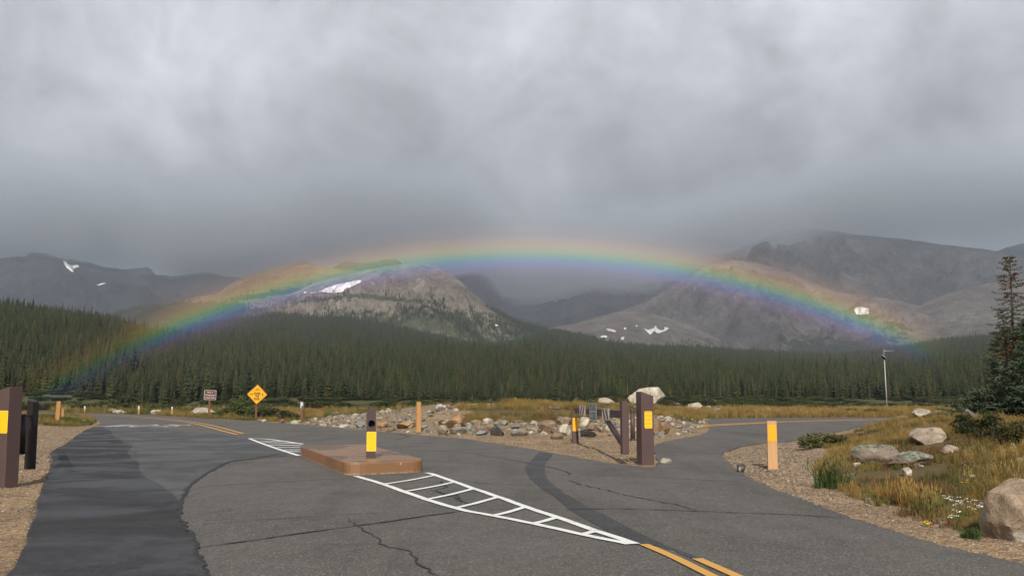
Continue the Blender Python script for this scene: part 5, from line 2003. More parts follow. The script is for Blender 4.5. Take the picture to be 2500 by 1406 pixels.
mountain('far_left', [(-500, 640), (-200, 645), (0, 632), (25, 628), (40, 624), (62, 629), (78, 615), (100, 617), (130, 626), (160, 633), (200, 638), (250, 650), (300, 658), (330, 655), (360, 652), (366, 655), (380, 672), (420, 676), (460, 668), (500, 664), (540, 672), (600, 679), (700, 690), (800, 720)],
         2300, 4600, 5600, 60, M_MSHADE, amp=70, shape=0.9, seed=2.2, jag=16)
mountain('far_mid', [(700, 700), (800, 660), (830, 643), (850, 637), (880, 642), (910, 640), (945, 633), (972, 633), (985, 650), (1020, 700), (1060, 740)],
         3400, 4500, 5200, 150, M_MGREY, nu=120, nv=50, amp=30, seed=5.1, jag=12)
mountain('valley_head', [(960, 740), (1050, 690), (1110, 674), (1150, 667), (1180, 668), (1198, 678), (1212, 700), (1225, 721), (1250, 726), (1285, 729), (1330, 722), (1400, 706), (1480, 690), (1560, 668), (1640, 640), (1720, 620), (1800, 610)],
         2600, 5000, 5900, 60, M_MSHADE, amp=80, shape=0.85, seed=7.7, jag=14)
mountain('right_massif', [(1500, 770), (1560, 735), (1640, 692), (1700, 655), (1745, 630), (1800, 610), (1850, 584), (1900, 566), (1940, 557), (1985, 559), (2050, 565), (2110, 575), (2200, 583), (2300, 597), (2420, 612), (2520, 628), (2700, 650), (3000, 680)],
         2900, 4400, 5400, 150, M_MASSIF, amp=95, shape=0.9, gully=2.2, seed=11.3, jag=10)
mountain('far_right', [(2350, 640), (2420, 617), (2460, 603), (2490, 596), (2560, 592), (2700, 605), (2900, 640)], 4300, 5000, 5500, 300, M_MSHADE, nu=80, nv=40, amp=20, seed=12, jag=8)


def veg_spur(pu, pv):
    v = np.where((pv > 780) & (pu > 1900), 0.35, 0.0) + 0.25 * sstep(pv, 790, 850)
    v = np.maximum(v, 0.55 * np.exp(-(((pu - 2120) / 110) ** 2 + ((pv - 770 - (pu - 2120) * 0.25) / 22) ** 2)))
    v = np.maximum(v, 0.5 * np.exp(-(((pu - 1680) / 120) ** 2 + ((pv - 826) / 14) ** 2)))
    v = np.maximum(v, 0.45 * np.exp(-(((pu - 2130) / 60) ** 2 + ((pv - 727) / 10) ** 2)))
    return v


mountain('right_spur', [(1380, 800), (1480, 772), (1560, 742), (1600, 722), (1650, 694), (1700, 664), (1745, 642), (1790, 634), (1840, 640), (1880, 652), (1915, 660), (1935, 664), (1965, 682), (1990, 694), (2040, 713), (2100, 719), (2160, 727), (2240, 745), (2400, 770), (2600, 790)],
         [(1380, 2650), (1700, 2500), (1900, 1900), (2600, 1800)], [(1380, 2900), (1650, 3200), (1900, 3300), (2100, 3000), (2600, 2800)], 3900, [(1380, 120), (1700, 90), (1900, 50), (2600, 45)], M_MRIGHT, amp=60, shape=1.05, gully=2.2, seed=15.4, jag=5, vegf=veg_spur)
mountain('right_hill', [(2100, 840), (2170, 800), (2210, 770), (2250, 746), (2300, 720), (2370, 700), (2420, 690), (2500, 684), (2650, 680), (2900, 690)],
         1800, 2700, 3400, 55, M_MWARM, nu=160, nv=80, amp=22, shape=1.0, gully=1.6, seed=19.1, jag=4)
mountain('snow_hump', [(1260, 830), (1290, 812), (1340, 800), (1400, 790), (1450, 775), (1500, 763), (1540, 761), (1590, 767), (1640, 778), (1700, 800), (1760, 830)],
         1700, 2450, 2900, 50, M_MWARM, nu=140, nv=70, amp=12, seed=23.3, jag=5, vegf=lambda pu, pv: 0.4 * sstep(pv, 800, 840))


def veg_brown(pu, pv):
    v = 0.75 * np.exp(-((pv - (712 - (pu - 700) * 0.14)) / 9) ** 2) * (pu > 560)
    v = np.maximum(v, 0.9 * sstep(pv, 722, 752) * (pu < 600))
    v = np.maximum(v, 0.7 * sstep(pv, 738, 775))
    return v


mountain('brown_shoulder', [(150, 800), (230, 778), (290, 762), (350, 748), (420, 736), (480, 726), (530, 718), (545, 705), (560, 694), (600, 674), (650, 658), (700, 646), (735, 637), (752, 639), (770, 650), (800, 655), (840, 657), (900, 662), (960, 690), (1000, 730), (1100, 800)],
         1650, [(150, 2300), (600, 2900), (1100, 2900)], 3600, 60, M_MTAN, nu=300, amp=40, shape=1.0, seed=27.5, jag=5, vegf=veg_brown)


def veg_dome(pu, pv):
    v = 0.60 * sstep(pv, 728, 775) * np.ones_like(pu)
    v = np.maximum(v, 0.7 * np.exp(-((pv - (722 + np.abs(pu - 880) * 0.10)) / 9) ** 2) * sstep(pu, 640, 760) * (1 - sstep(pu, 1050, 1150)))
    v = np.maximum(v, 0.66 * np.exp(-(((pu - 1080) / 120) ** 2 + ((pv - 768) / 26) ** 2)))
    v = v * (1 - 0.7 * np.exp(-(((pu - 830) / 80) ** 2 + ((pv - 755) / 16) ** 2)))
    v = v * (1 - 0.6 * np.exp(-(((pu - 1150) / 60) ** 2 + ((pv - 742) / 14) ** 2)))
    v = np.maximum(v, 0.62 * sstep(pu, 1190, 1290) * sstep(pv, 755, 800))
    v = np.maximum(v, 0.15 + 0 * pu)
    v = np.maximum(v, 0.85 * sstep(pv, 738, 760) * (1 - sstep(pu, 690, 740)))
    return v


mountain('dome', [(420, 815), (500, 790), (560, 765), (620, 742), (700, 716), (760, 695), (820, 678), (880, 663), (930, 653), (980, 646), (1030, 643), (1058, 645), (1075, 652), (1095, 666), (1130, 690), (1150, 712), (1180, 738), (1220, 763), (1260, 785), (1300, 797), (1340, 806), (1400, 818), (1480, 832)],
         1500, [(420, 2100), (800, 2350), (1060, 2300), (1480, 1800)], 2900, 52, M_MDOME, nu=360, nv=130, amp=46, shape=1.0, gully=1.8, seed=31.9, jag=6, nscale=1.7, vegf=veg_dome)

# krummholz and stragglers on the slopes of the near mountains
kp = []
for nm, dens, thr in (('dome', 2.0, 0.42), ('brown_shoulder', 1.0, 0.5), ('right_spur', 0.5, 0.3), ('snow_hump', 0.4, 0.3)):
    o, bvh, V, veg = MTN[nm]
    c = (fbm(V[:, 0] / 45, V[:, 1] / 45, 4) - 0.5) * 1.5 + veg
    idx = np.nonzero((c > thr + 0.08) & (veg > 0.3))[0]
    for rep in range(6):
        pick = idx[RNG.random(len(idx)) < 0.42 * dens]
        for j in pick:
            x = V[j, 0] + RNG.normal(0, 9); y = V[j, 1] + RNG.normal(0, 9)
            h = bvh.ray_cast(Vector((x, y, 3000)), Vector((0, 0, -1)))
            if h[0] is not None:
                kp.append((h[0].x, h[0].y, h[0].z))
kp = np.array(kp)
if len(kp) > 26000:
    kp = kp[RNG.choice(len(kp), 26000, False)]
ks = RNG.uniform(0.35, 0.85, len(kp))
scatter('scattered_trees', kp, np.stack([ks * 1.25, ks * 1.25, ks], 1), RNG.integers(0, 6, len(kp)), COL_SPRUCE, tilt=0.03, label='dark stunted trees scattered over the granite dome and slopes', category='trees')


# ------------------------------------------------------------------ snow patches
def m_snow():
    m, t = mat('old snow', 0.8, 0.2)
    n = t.noise(worldco(t), 0.05, 5, 0.6)
    t.set(t.b.inputs['Base Color'], t.mix(t.rangem(n, 0.35, 0.65), (0.48, 0.47, 0.46), (0.74, 0.74, 0.75)))
    return m


M_SNOW = m_snow()


def snow(mt, poly, label, step=3.0, group='old snow patches on the mountains', lift=5.0):
    o, bvh, V, _ = MTN[mt]
    P = np.array(poly, float)
    # densify outline with a ragged edge
    out = []
    rr = random.Random(int(P[0, 0]))
    for i in range(len(P)):
        a, b = P[i], P[(i + 1) % len(P)]
        n = max(1, int(np.hypot(*(b - a)) / step))
        for k in range(n):
            q = a + (b - a) * k / n
            out.append((q[0] + rr.uniform(-0.7, 0.7), q[1] + rr.uniform(-0.5, 0.5)))
    tri = tessellate_polygon([[Vector((a, b, 0)) for a, b in out]])
    bm = bmesh.new()
    vs = [bm.verts.new((a, b, 0)) for a, b in out]
    for t3 in tri:
        try:
            bm.faces.new([vs[i] for i in t3])
        except ValueError:
            pass
    lo_, hi_ = P.min(0), P.max(0)
    for ax in (0, 1):
        stp = max(1.6, (hi_[ax] - lo_[ax]) / 40)
        c_ = lo_[ax] + stp
        while c_ < hi_[ax]:
            nn_ = Vector((1, 0, 0)) if ax == 0 else Vector((0, 1, 0))
            bmesh.ops.bisect_plane(bm, geom=list(bm.verts) + list(bm.edges) + list(bm.faces), plane_co=nn_ * float(c_), plane_no=nn_)
            c_ += stp
    bmesh.ops.triangulate(bm, faces=list(bm.faces))
    good = {}
    for v in bm.verts:
        d = ray(v.co.x, v.co.y).normalized()
        h = bvh.ray_cast(Vector((0, 0, CH)), d)
        good[v] = (h[0] - d * lift) if h[0] is not None else None
    bad = [v for v in bm.verts if good[v] is None]
    for v in bm.verts:
        if good[v] is not None:
            v.co = good[v]
    bmesh.ops.delete(bm, geom=bad, context='VERTS')
    if not bm.faces:
        bm.free(); print('SNOW MISSED', label); return
    bmesh.ops.recalc_face_normals(bm, faces=bm.faces)
    r = bmesh.ops.extrude_face_region(bm, geom=list(bm.faces))
    nv = [g for g in r['geom'] if isinstance(g, bmesh.types.BMVert)]
    for v in nv:
        v.co += v.co.normalized() * (lift + 2.0)
    me = bm_mesh(bm, 'snow_patch', True)
    s = link('snow_patch', me, M_SNOW)
    tag(s, label, 'snow patch', group)


snow('dome', [(776, 713), (800, 702), (826, 693), (850, 689), (872, 684.5), (884, 684), (878, 691), (860, 699), (842, 708), (834, 714), (806, 715.5), (792, 712.5)], 'largest white snowfield, left of the granite dome')
snow('dome', [(742, 713), (748, 711.5), (747, 715), (742, 715.5)], 'tiny snow speck at the left tip of the largest snowfield')
snow('dome', [(758, 713.5), (772, 713), (774, 715), (758, 715.5)], 'thin snow streak trailing left from the largest snowfield')
snow('dome', [(1208, 793), (1214, 792), (1215, 795), (1209, 795.5)], 'tiny snow speck low on the right flank of the dome')
snow('right_spur', [(2085, 755), (2092, 750), (2105, 749.5), (2122, 753.5), (2121, 757), (2116, 757), (2122, 761), (2120, 766), (2104, 768.5), (2090, 767)], 'isolated oval snow patch on the right mountain below the rainbow')
snow('far_left', [(152, 634.5), (160, 637), (165, 644), (176, 648), (190, 646), (193, 651), (182, 655), (179, 664), (172, 661), (162, 654)], 'forked snow patch high on the dark mountain at the far left')
snow('far_left', [(236, 696), (250, 691), (259, 690), (256, 693), (240, 697.5)], 'thin snow streak lower on the dark left mountain')
snow('snow_hump', [(1567, 797), (1574, 803), (1583, 805), (1598, 800), (1601, 794), (1603, 800), (1612, 806), (1621, 805), (1622, 798), (1633, 801), (1624, 808), (1612, 812), (1604, 814), (1598, 807), (1588, 817), (1580, 811)], 'W shaped snow patch on the low hump in the valley')
snow('snow_hump', [(1480, 802), (1492, 802.5), (1504, 807), (1502, 810.5), (1488, 808.5), (1481, 805.5)], 'small oblong snow patch on the left of the low hump')
snow('snow_hump', [(1523, 800), (1528, 798.5), (1530, 803), (1525, 804)], 'tiny snow dot between the oblong and W shaped patches')
snow('snow_hump', [(1464, 820.5), (1475, 818.5), (1484, 821), (1480, 824), (1466, 823)], 'low snow patch at the treeline left of the hump')
snow('snow_hump', [(1515, 824), (1522, 821.5), (1525, 823), (1522, 829), (1517, 829)], 'small upright snow patch at the treeline below the hump')
snow('snow_hump', [(1551, 794.5), (1558, 794), (1554, 798)], 'tiny snow dot just left of the W shaped patch')
snow('right_spur', [(1987, 691.5), (1993, 690), (1997, 684), (1999, 684), (1999, 694), (1995, 696.5), (1988, 693.5)], 'small L shaped snow patch on the ridge inside the rainbow at the right')

# ------------------------------------------------------------------ shrubs, grass, gravel
def shrub_mesh(seed, n=1700, leaf=0.05, lumps=9, flatz=0.8, m=None, name='foliage'):
    """unit shrub: about 1 wide, 1 high, standing on z=0"""
    rr = np.random.default_rng(seed)
    C = np.column_stack([rr.uniform(-0.32, 0.32, lumps), rr.uniform(-0.32, 0.32, lumps), rr.uniform(0.25, 0.7, lumps)])
    C[:, 2] *= 1 - 0.9 * (C[:, 0] ** 2 + C[:, 1] ** 2)
    Rl = rr.uniform(0.14, 0.27, lumps)
    k = rr.integers(0, lumps, n)
    d = rr.normal(0, 1, (n, 3)); d /= np.linalg.norm(d, axis=1)[:, None]
    rad = Rl[k] * rr.uniform(0.55, 1.1, n) ** 0.6
    P = C[k] + d * rad[:, None] * np.array([1, 1, flatz])
    low = rr.random(n) < 0.3
    P[low, 2] *= rr.uniform(0.05, 0.6, low.sum())
    P[:, 2] = np.abs(P[:, 2])
    a = rr.normal(0, 1, (n, 3)); a /= np.linalg.norm(a, axis=1)[:, None]
    a = a * 0.6 + d * 0.7; a[:, 2] += 0.35; a /= np.linalg.norm(a, axis=1)[:, None]
    b = np.cross(a, rr.normal(0, 1, (n, 3))); b /= np.linalg.norm(b, axis=1)[:, None] + 1e-9
    L = leaf * rr.uniform(0.6, 1.5, n)[:, None]
    V = np.concatenate([P - a * L, P + b * L * 0.45, P + a * L, P - b * L * 0.45])
    i = np.arange(n)
    me = mesh_np(name, V, np.stack([i, i + n, i + 2 * n, i + 3 * n], 1))
    if m:
        me.materials.append(m)
    return me


def stems_mesh(seed, n=7, m=None):
    rr = random.Random(seed)
    bm = bmesh.new()
    for _ in range(n):
        a = rr.uniform(0, 6.28); r_ = rr.uniform(0.1, 0.3)
        tube(bm, (0.05 * math.cos(a), 0.05 * math.sin(a), -0.05), (r_ * math.cos(a), r_ * math.sin(a), rr.uniform(0.4, 0.75)), 0.014, 0.006, 5)
    me = bm_mesh(bm, 'stem')
    me.materials.append(M_BARK)
    return me


SHRUBS = [shrub_mesh(50 + i, 2200, 0.04, 11, m=M_WILLOW) for i in range(3)]
SHRUBS_D = [shrub_mesh(60 + i, 2200, 0.035, 10, m=M_WILLOW_DK) for i in range(3)]
STEMS = [stems_mesh(70 + i) for i in range(2)]


def shrub(x0, y0, x1, y1, label, group=None, dark=False, Y=None, k=0, name='willow_shrub', cat='shrub'):
    if Y is None:
        p = place((x0 + x1) / 2, y1)
    else:
        p = at((x0 + x1) / 2, y1, Y); p.z = min(p.z, Z1(p.x, p.y))
    sc = p.y / F * 1.01
    t = thing(name, label, cat, (p.x, p.y + 0.3, p.z - 0.03), random.uniform(0, 6.28), group)
    h = at((x0 + x1) / 2, y0, p.y).z - p.z
    t.scale = ((x1 - x0) * sc * 1.08, (x1 - x0) * sc * 0.9, h * 1.12)
    src = (SHRUBS_D if dark else SHRUBS)[k % 3]
    for nm, me in (('foliage', src), ('stem', STEMS[k % 2])):
        c = bpy.data.objects.new(nm, me); COL.objects.link(c); c.parent = t
    return t


GS = 'willow shrubs along the far side of the left road'
shrub(545, 958, 636, 1022, 'tallest willow shrub, left of the diamond sign', GS, k=0)
shrub(590, 975, 650, 1024, 'willow shrub behind the post of the diamond sign', GS, k=1)
shrub(632, 985, 690, 1026, 'rounded dark willow right of the diamond sign', GS, True, k=2)
shrub(665, 998, 728, 1028, 'low dark willow between the diamond sign and parking post', GS, True, k=0)
shrub(520, 985, 570, 1020, 'willow shrub between the pale boulder and tallest willow', GS, k=2)
GW = 'low willows beyond the bend of the left road'
for i, (x0, y0, x1, y1, Y, dk) in enumerate([(425, 990, 480, 1012, 92, 0), (380, 988, 440, 1009, 98, 1), (330, 986, 392, 1007, 104, 0), (285, 984, 345, 1005, 108, 1), (235, 983, 300, 1003, 112, 0), (185, 981, 250, 1002, 112, 1), (130, 981, 200, 1002, 115, 0), (80, 982, 145, 1002, 118, 1), (30, 978, 100, 1001, 118, 0), (-30, 978, 45, 1001, 118, 1),
                                               (300, 975, 360, 1000, 135, 1), (210, 972, 280, 998, 138, 0), (395, 980, 455, 1002, 128, 1), (440, 984, 500, 1005, 115, 0), (120, 972, 190, 997, 140, 1)]):
    shrub(x0, y0, x1, y1, 'low olive green willow shrub in the band beyond the bend at the left', GW, bool(dk), Y=Y, k=i)
GB = 'brown shrubs in the meadow below the solar pole'
for i, (x0, y0, x1, y1, Y) in enumerate([(2055, 994, 2115, 1018, 78), (2100, 996, 2165, 1018, 78), (2150, 996, 2215, 1018, 80), (2195, 998, 2240, 1018, 79), (2020, 985, 2080, 1003, 105), (1960, 986, 2020, 1001, 110)]):
    shrub(x0, y0, x1, y1, ['low brown shrub at the left end of the row below the solar pole', 'brown shrub just left of the foot of the solar pole', 'brown shrub just right of the foot of the solar pole', 'last brown shrub of the row, nearest the white blocky boulder', 'small brown shrub at the forest edge behind the row', 'leftmost brown shrub at the forest edge behind the golden meadow'][i], GB, True, Y=Y, k=i, name='meadow_shrub')
GD = 'dark shrubs under the spruce at the right edge'
for i, (x0, y0, x1, y1) in enumerate([(2330, 1004, 2420, 1062), (2395, 1000, 2500, 1072), (2460, 1010, 2580, 1078)]):
    shrub(x0, y0, x1, y1, ['leftmost dark shrub under the spruce', 'middle dark leafy shrub under the spruce', 'dark shrub under the spruce cut by the right edge'][i], GD, True, k=i, name='bank_shrub')
shrub(1952, 1043, 2078, 1092, 'bright green leafy plant spreading at the asphalt corner of the right bank', None, False, k=1, name='green_plant', cat='plant')


def undergrowth():
    n = 5200
    Y = 112 + 150 * RNG.random(n) ** 0.8
    X = RNG.uniform(-0.62, 0.62, n) * Y
    keep = ~((X > 12) & (X < 62) & (Y < 122))
    keep &= ~((X > -30) & (X < 22) & (Y > 125) & (Y < 215) & (fbm(X / 25, Y / 25, 3) > 0.36))
    keep &= fbm(X / 18 + 6, Y / 18, 3) > 0.36
    X, Y = X[keep], Y[keep]
    k = RNG.integers(0, 6, len(X))
    w_ = RNG.uniform(2.0, 5.0, len(X)); h = RNG.uniform(0.5, 1.3, len(X))
    scatter('undergrowth', np.column_stack([X, Y, Z(X, Y) - 0.05]), np.stack([w_, w_, h], 1), k, proto_collection('bush_kinds', SHRUBS + SHRUBS_D), label='low willow thicket between the meadow and the forest', category='undergrowth')


undergrowth()


def grass_clump(seed, n=16, h=0.34, spread=0.09, w_=0.006, lean=0.25, m=None, seedhead=0.0):
    rr = random.Random(seed)
    V, Fc = [], []
    for _ in range(n):
        a = rr.uniform(0, 6.28); r_ = spread * math.sqrt(rr.random())
        x, y = r_ * math.cos(a), r_ * math.sin(a)
        H = h * rr.uniform(0.45, 1.15)
        b = rr.uniform(0, 6.28); L = H * lean * rr.uniform(0.2, 1.5)
        px, py = math.cos(a + 1.2 * rr.random()), math.sin(a + 1.2 * rr.random())
        ww = w_ * rr.uniform(0.6, 1.4)
        k = len(V)
        dx, dy = math.cos(b) * L, math.sin(b) * L
        V += [(x - px * ww, y - py * ww, -0.02), (x + px * ww, y + py * ww, -0.02), (x + dx * 0.35 + px * ww * 0.8, y + dy * 0.35 + py * ww * 0.8, H * 0.6), (x + dx * 0.35 - px * ww * 0.8, y + dy * 0.35 - py * ww * 0.8, H * 0.6), (x + dx, y + dy, H), (x + dx, y + dy, H)]
        Fc += [(k, k + 1, k + 2), (k, k + 2, k + 3), (k + 3, k + 2, k + 4)]
        if rr.random() < seedhead:
            k = len(V)
            V += [(x + dx - 0.012, y + dy, H - 0.02), (x + dx + 0.012, y + dy, H - 0.02), (x + dx * 1.1, y + dy * 1.1, H + 0.07)]
            Fc += [(k, k + 1, k + 2)]
    me = mesh_np('grass', V, Fc)
    me.materials.append(m)
    return me


CL = [grass_clump(1, 18, 0.36, m=M_GRASS_G, seedhead=0.4), grass_clump(2, 16, 0.30, m=M_GRASS_G, seedhead=0.3), grass_clump(3, 20, 0.24, 0.12, m=M_GRASS_O), grass_clump(4, 22, 0.20, 0.13, lean=0.5, m=M_GRASS_O),
      grass_clump(5, 24, 0.26, 0.11, lean=0.4, m=M_GRASS_N), grass_clump(6, 14, 0.26, 0.10, 0.009, 0.5, m=M_GRASS_B), grass_clump(7, 14, 0.16, 0.13, 0.012, 0.9, m=M_GRASS_B)]
COL_GRASS = proto_collection('grass_kinds', CL)
rows = []


def fill(poly, density, probs, smin, smax, patch=0.0, thr=0.42, seed=0):
    P = np.array(poly)
    lo, hi = P.min(0), P.max(0)
    n = int((hi[0] - lo[0]) * (hi[1] - lo[1]) * density)
    q = RNG.uniform(lo, hi, (n, 2))
    q = q[inpoly(q[:, 0], q[:, 1], poly)]
    vis = np.abs(q[:, 0] / np.maximum(q[:, 1], 0.1)) < 0.62
    q = q[vis]
    if patch:
        f = fbm(q[:, 0] / patch + seed, q[:, 1] / patch, 3)
        q = q[f > thr]
    d = polydist(q[:, 0], q[:, 1], ROADPOLY)
    q = q[(d > 0.22) & ~inpoly(q[:, 0], q[:, 1], ROADPOLY)]
    n = len(q)
    hue = fbm(q[:, 0] / 1.6 + 4 + seed, q[:, 1] / 1.6, 3)
    pr = np.array(probs, float); pr /= pr.sum()
    # spatial clumping of kinds: sort kinds along a noise
    rk = np.clip((hue - 0.5) * 2.2 + 0.5 + RNG.normal(0, 0.16, n), 0, 0.9999)
    v = np.searchsorted(np.cumsum(pr), rk)
    v = np.clip(v, 0, len(CL) - 1)
    s = RNG.uniform(smin, smax, n)
    rows.append((np.column_stack([q, Z(q[:, 0], q[:, 1])]), s, v))


fill(Z_RIGHT, 95, [0.17, 0.15, 0.22, 0.14, 0.06, 0.15, 0.11], 0.24, 0.66, 1.2, 0.415, 3)
fill(Z_LEFT, 40, [0.05, 0.12, 0.36, 0.27, 0.2, 0, 0], 0.5, 1.0)
fill(Z_STRIP, 26, [0.2, 0.25, 0.3, 0.2, 0.05, 0, 0], 0.4, 0.95)
fill(Z_MOUND, 60, [0.12, 0.14, 0.38, 0.22, 0.04, 0.06, 0.04], 0.4, 0.95, 2.5, 0.42, 8)
fill(Z_ML, 18, [0.2, 0.2, 0.35, 0.2, 0.05, 0, 0], 0.7, 1.4)
fill(Z_FIELD, 14, [0.4, 0.35, 0.15, 0.06, 0, 0.04, 0], 0.7, 1.5, 4.0, 0.36)
fill([(-30, 68), (11, 72), (11, 118), (-55, 118)], 4.0, [0.03, 0.05, 0.4, 0.3, 0.22, 0, 0], 0.9, 1.6)
gp = np.concatenate([r_[0] for r_ in rows]); gs = np.concatenate([r_[1] for r_ in rows]); gv = np.concatenate([r_[2] for r_ in rows])
scatter('grass', gp, gs, gv, COL_GRASS, tilt=0.12, label='golden and olive grass on the verges and meadow', category='grass')


def tuft(x, y, w_, h_, label, m, n=110, lean=0.25, seedhead=0.3, name='grass_tuft', seed=0):
    p = place(x, y)
    sc = p.y / F
    me = grass_clump(800 + seed, n, h_ * sc, w_ * sc / 2, 0.008, lean, m, seedhead)
    o = link(name, me, loc=p)
    return tag(o, label, 'grass tuft', 'tall grass tufts on the right bank')


tuft(2034, 1192, 88, 62, 'tall green grass tuft at the gravel edge right of the amber plated post', M_GRASS_N, 150, 0.5, seed=1)
tuft(2050, 1186, 60, 62, 'dark seeding grass tuft just behind the tall green tuft', M_GRASS_B, 60, 0.35, 0.8, seed=2)
tuft(2192, 1226, 95, 52, 'bright golden grass tuft near the gravel edge of the right bank', M_GRASS_G, 150, seed=3)
tuft(2240, 1238, 90, 56, 'golden brown grass tuft right of the bright golden one', M_GRASS_G, 130, seed=4)
tuft(2160, 1118, 70, 26, 'golden grass tuft growing against the long lichen boulder', M_GRASS_G, 110, 0.4, seed=5)
tuft(2268, 1258, 80, 44, 'olive grass tuft close to the gravel edge left of the white flowers', M_GRASS_O, 130, seed=6)
tuft(2370, 1314, 44, 26, 'leafy green tuft at the left foot of the biggest foreground boulder', M_GRASS_N, 90, 0.7, 0, seed=7)


def flowers(x, y, w_, h_, n, label, m, seed):
    p = place(x, y)
    sc = p.y / F
    t = thing('flower_clump', label, 'flowers', p, 0, 'wild flowers on the right bank')
    rr = random.Random(seed)
    bm = bmesh.new(); bh = bmesh.new()
    for _ in range(n):
        a, b = rr.uniform(-0.5, 0.5) * w_ * sc, rr.uniform(-0.5, 0.5) * w_ * sc
        h = h_ * sc * rr.uniform(0.5, 1.0)
        tube(bm, (a, b, -0.02), (a + 0.02, b, h), 0.003, 0.002, 4)
        for k in range(4):
            c = (a + 0.02 + rr.gauss(0, 0.014), b + rr.gauss(0, 0.014), h + rr.uniform(0, 0.01))
            bmesh.ops.create_icosphere(bh, subdivisions=1, radius=0.0085, matrix=Matrix.Translation(c) @ Matrix.Diagonal((1, 1, 0.5, 1)))
    link('stem', bm_mesh(bm, 'stem'), M_GRASS_N, t)
    link('blossom', bm_mesh(bh, 'blossom'), m, t)


flowers(2340, 1250, 56, 34, 16, 'white flower clump left of the biggest foreground boulder, the larger', M_PETAL, 1)
flowers(2385, 1262, 44, 40, 12, 'white flower clump touching the biggest foreground boulder', M_PETAL, 2)
flowers(2310, 1232, 20, 22, 5, 'small white flower clump left of the larger one', M_PETAL, 3)
flowers(2330, 1282, 40, 34, 8, 'sparse white flower clump nearer the gravel', M_PETAL, 4)
flowers(2256, 1285, 22, 12, 7, 'low yellow flowers at the gravel edge', M_PETAL_Y, 5)
flowers(2000, 1092, 40, 8, 7, 'white flowers beside the bright green leafy plant', M_PETAL, 6)
flowers(2248, 1146, 16, 10, 4, 'white flowers in front of the lichen capped boulder', M_PETAL, 7)
flowers(2360, 1186, 30, 14, 6, 'yellow flowers in the grass above the white flowers', M_PETAL_Y, 8)


# gravel: loose pebbles where the shoulders are near
PEB = []
for i in range(4):
    bm = bmesh.new(); bmesh.ops.create_icosphere(bm, subdivisions=1, radius=0.5)
    rr = random.Random(i)
    for v in bm.verts:
        v.co = Vector((v.co.x * rr.uniform(0.8, 1.2), v.co.y * rr.uniform(0.7, 1.1), v.co.z * 0.6 * rr.uniform(0.7, 1.2)))
    me = bm_mesh(bm, 'pebble'); me.materials.append(M_PEBBLE); PEB.append(me)
COL_PEB = proto_collection('pebble_kinds', PEB)
q = []
zl = [gpt(-500, 1600), gpt(62, 1390), gpt(80, 1290), gpt(108, 1192), gpt(122, 1150), gpt(128, 1100), gpt(210, 1050), gpt(120, 1040), gpt(-150, 1060), gpt(-400, 1200)]
zr_ = [gpt(1765, 1105), gpt(1900, 1080), gpt(2010, 1080), gpt(2050, 1140), gpt(2150, 1210), gpt(2300, 1270), gpt(2460, 1300), gpt(2800, 1400), gpt(2600, 1410), gpt(2400, 1360), gpt(2085, 1268), gpt(1900, 1198), gpt(1790, 1140)]
zg = [gpt(1100, 1064), gpt(1250, 1085), gpt(1400, 1112), gpt(1560, 1136), gpt(1600, 1082), gpt(1700, 1062), gpt(1500, 1050), gpt(1250, 1058)]
for poly, dens in ((zl, 240), (zr_, 330), (zg, 70)):
    P = np.array(poly); lo, hi = P.min(0), P.max(0)
    n = int(np.prod(hi - lo) * dens)
    n = min(n, 120000)
    s = RNG.uniform(lo, hi, (n, 2))
    s = s[inpoly(s[:, 0], s[:, 1], poly)]
    s = s[(np.abs(s[:, 0] / s[:, 1]) < 0.6) & ~(inpoly(s[:, 0], s[:, 1], ROADPOLY) & (polydist(s[:, 0], s[:, 1], ROADPOLY) > 0.05))]
    q.append(s)
q = np.concatenate(q)
ps = 0.012 + 0.035 * RNG.random(len(q)) ** 3.0
ps = ps * np.clip(np.hypot(q[:, 0], q[:, 1]) / 14, 0.7, 1.5)
pz = np.maximum(Z(q[:, 0], q[:, 1]), np.where(inpoly(q[:, 0], q[:, 1], ROADPOLY), 0.0, -9))
scatter('gravel', np.column_stack([q, pz]), ps, RNG.integers(0, 4, len(q)), COL_PEB, tilt=0.3, label='loose brown gravel on the road shoulders', category='gravel')

# rubble: small broken stones over the mound
RB = [rock_mesh(700 + i, 7, 1, 0.05, 0.7) for i in range(5)]


def m_rubble():
    m, t = mat('rubble stone', 0.9, 0.2)
    oi = t.n('ShaderNodeObjectInfo')
    col = t.ramp(oi.outputs['Random'], [(0, (0.13, 0.115, 0.10)), (0.3, (0.22, 0.175, 0.13)), (0.55, (0.20, 0.19, 0.175)), (0.75, (0.33, 0.26, 0.185)), (0.92, (0.44, 0.40, 0.34)), (1, (0.48, 0.45, 0.4))])
    n = t.noise(worldco(t), 9, 4, 0.7)
    t.set(t.b.inputs['Base Color'], t.mix(t.rangem(n, 0.3, 0.7), t.mix(1.0, col, (0.6, 0.6, 0.6), 'MULTIPLY'), col))
    return m


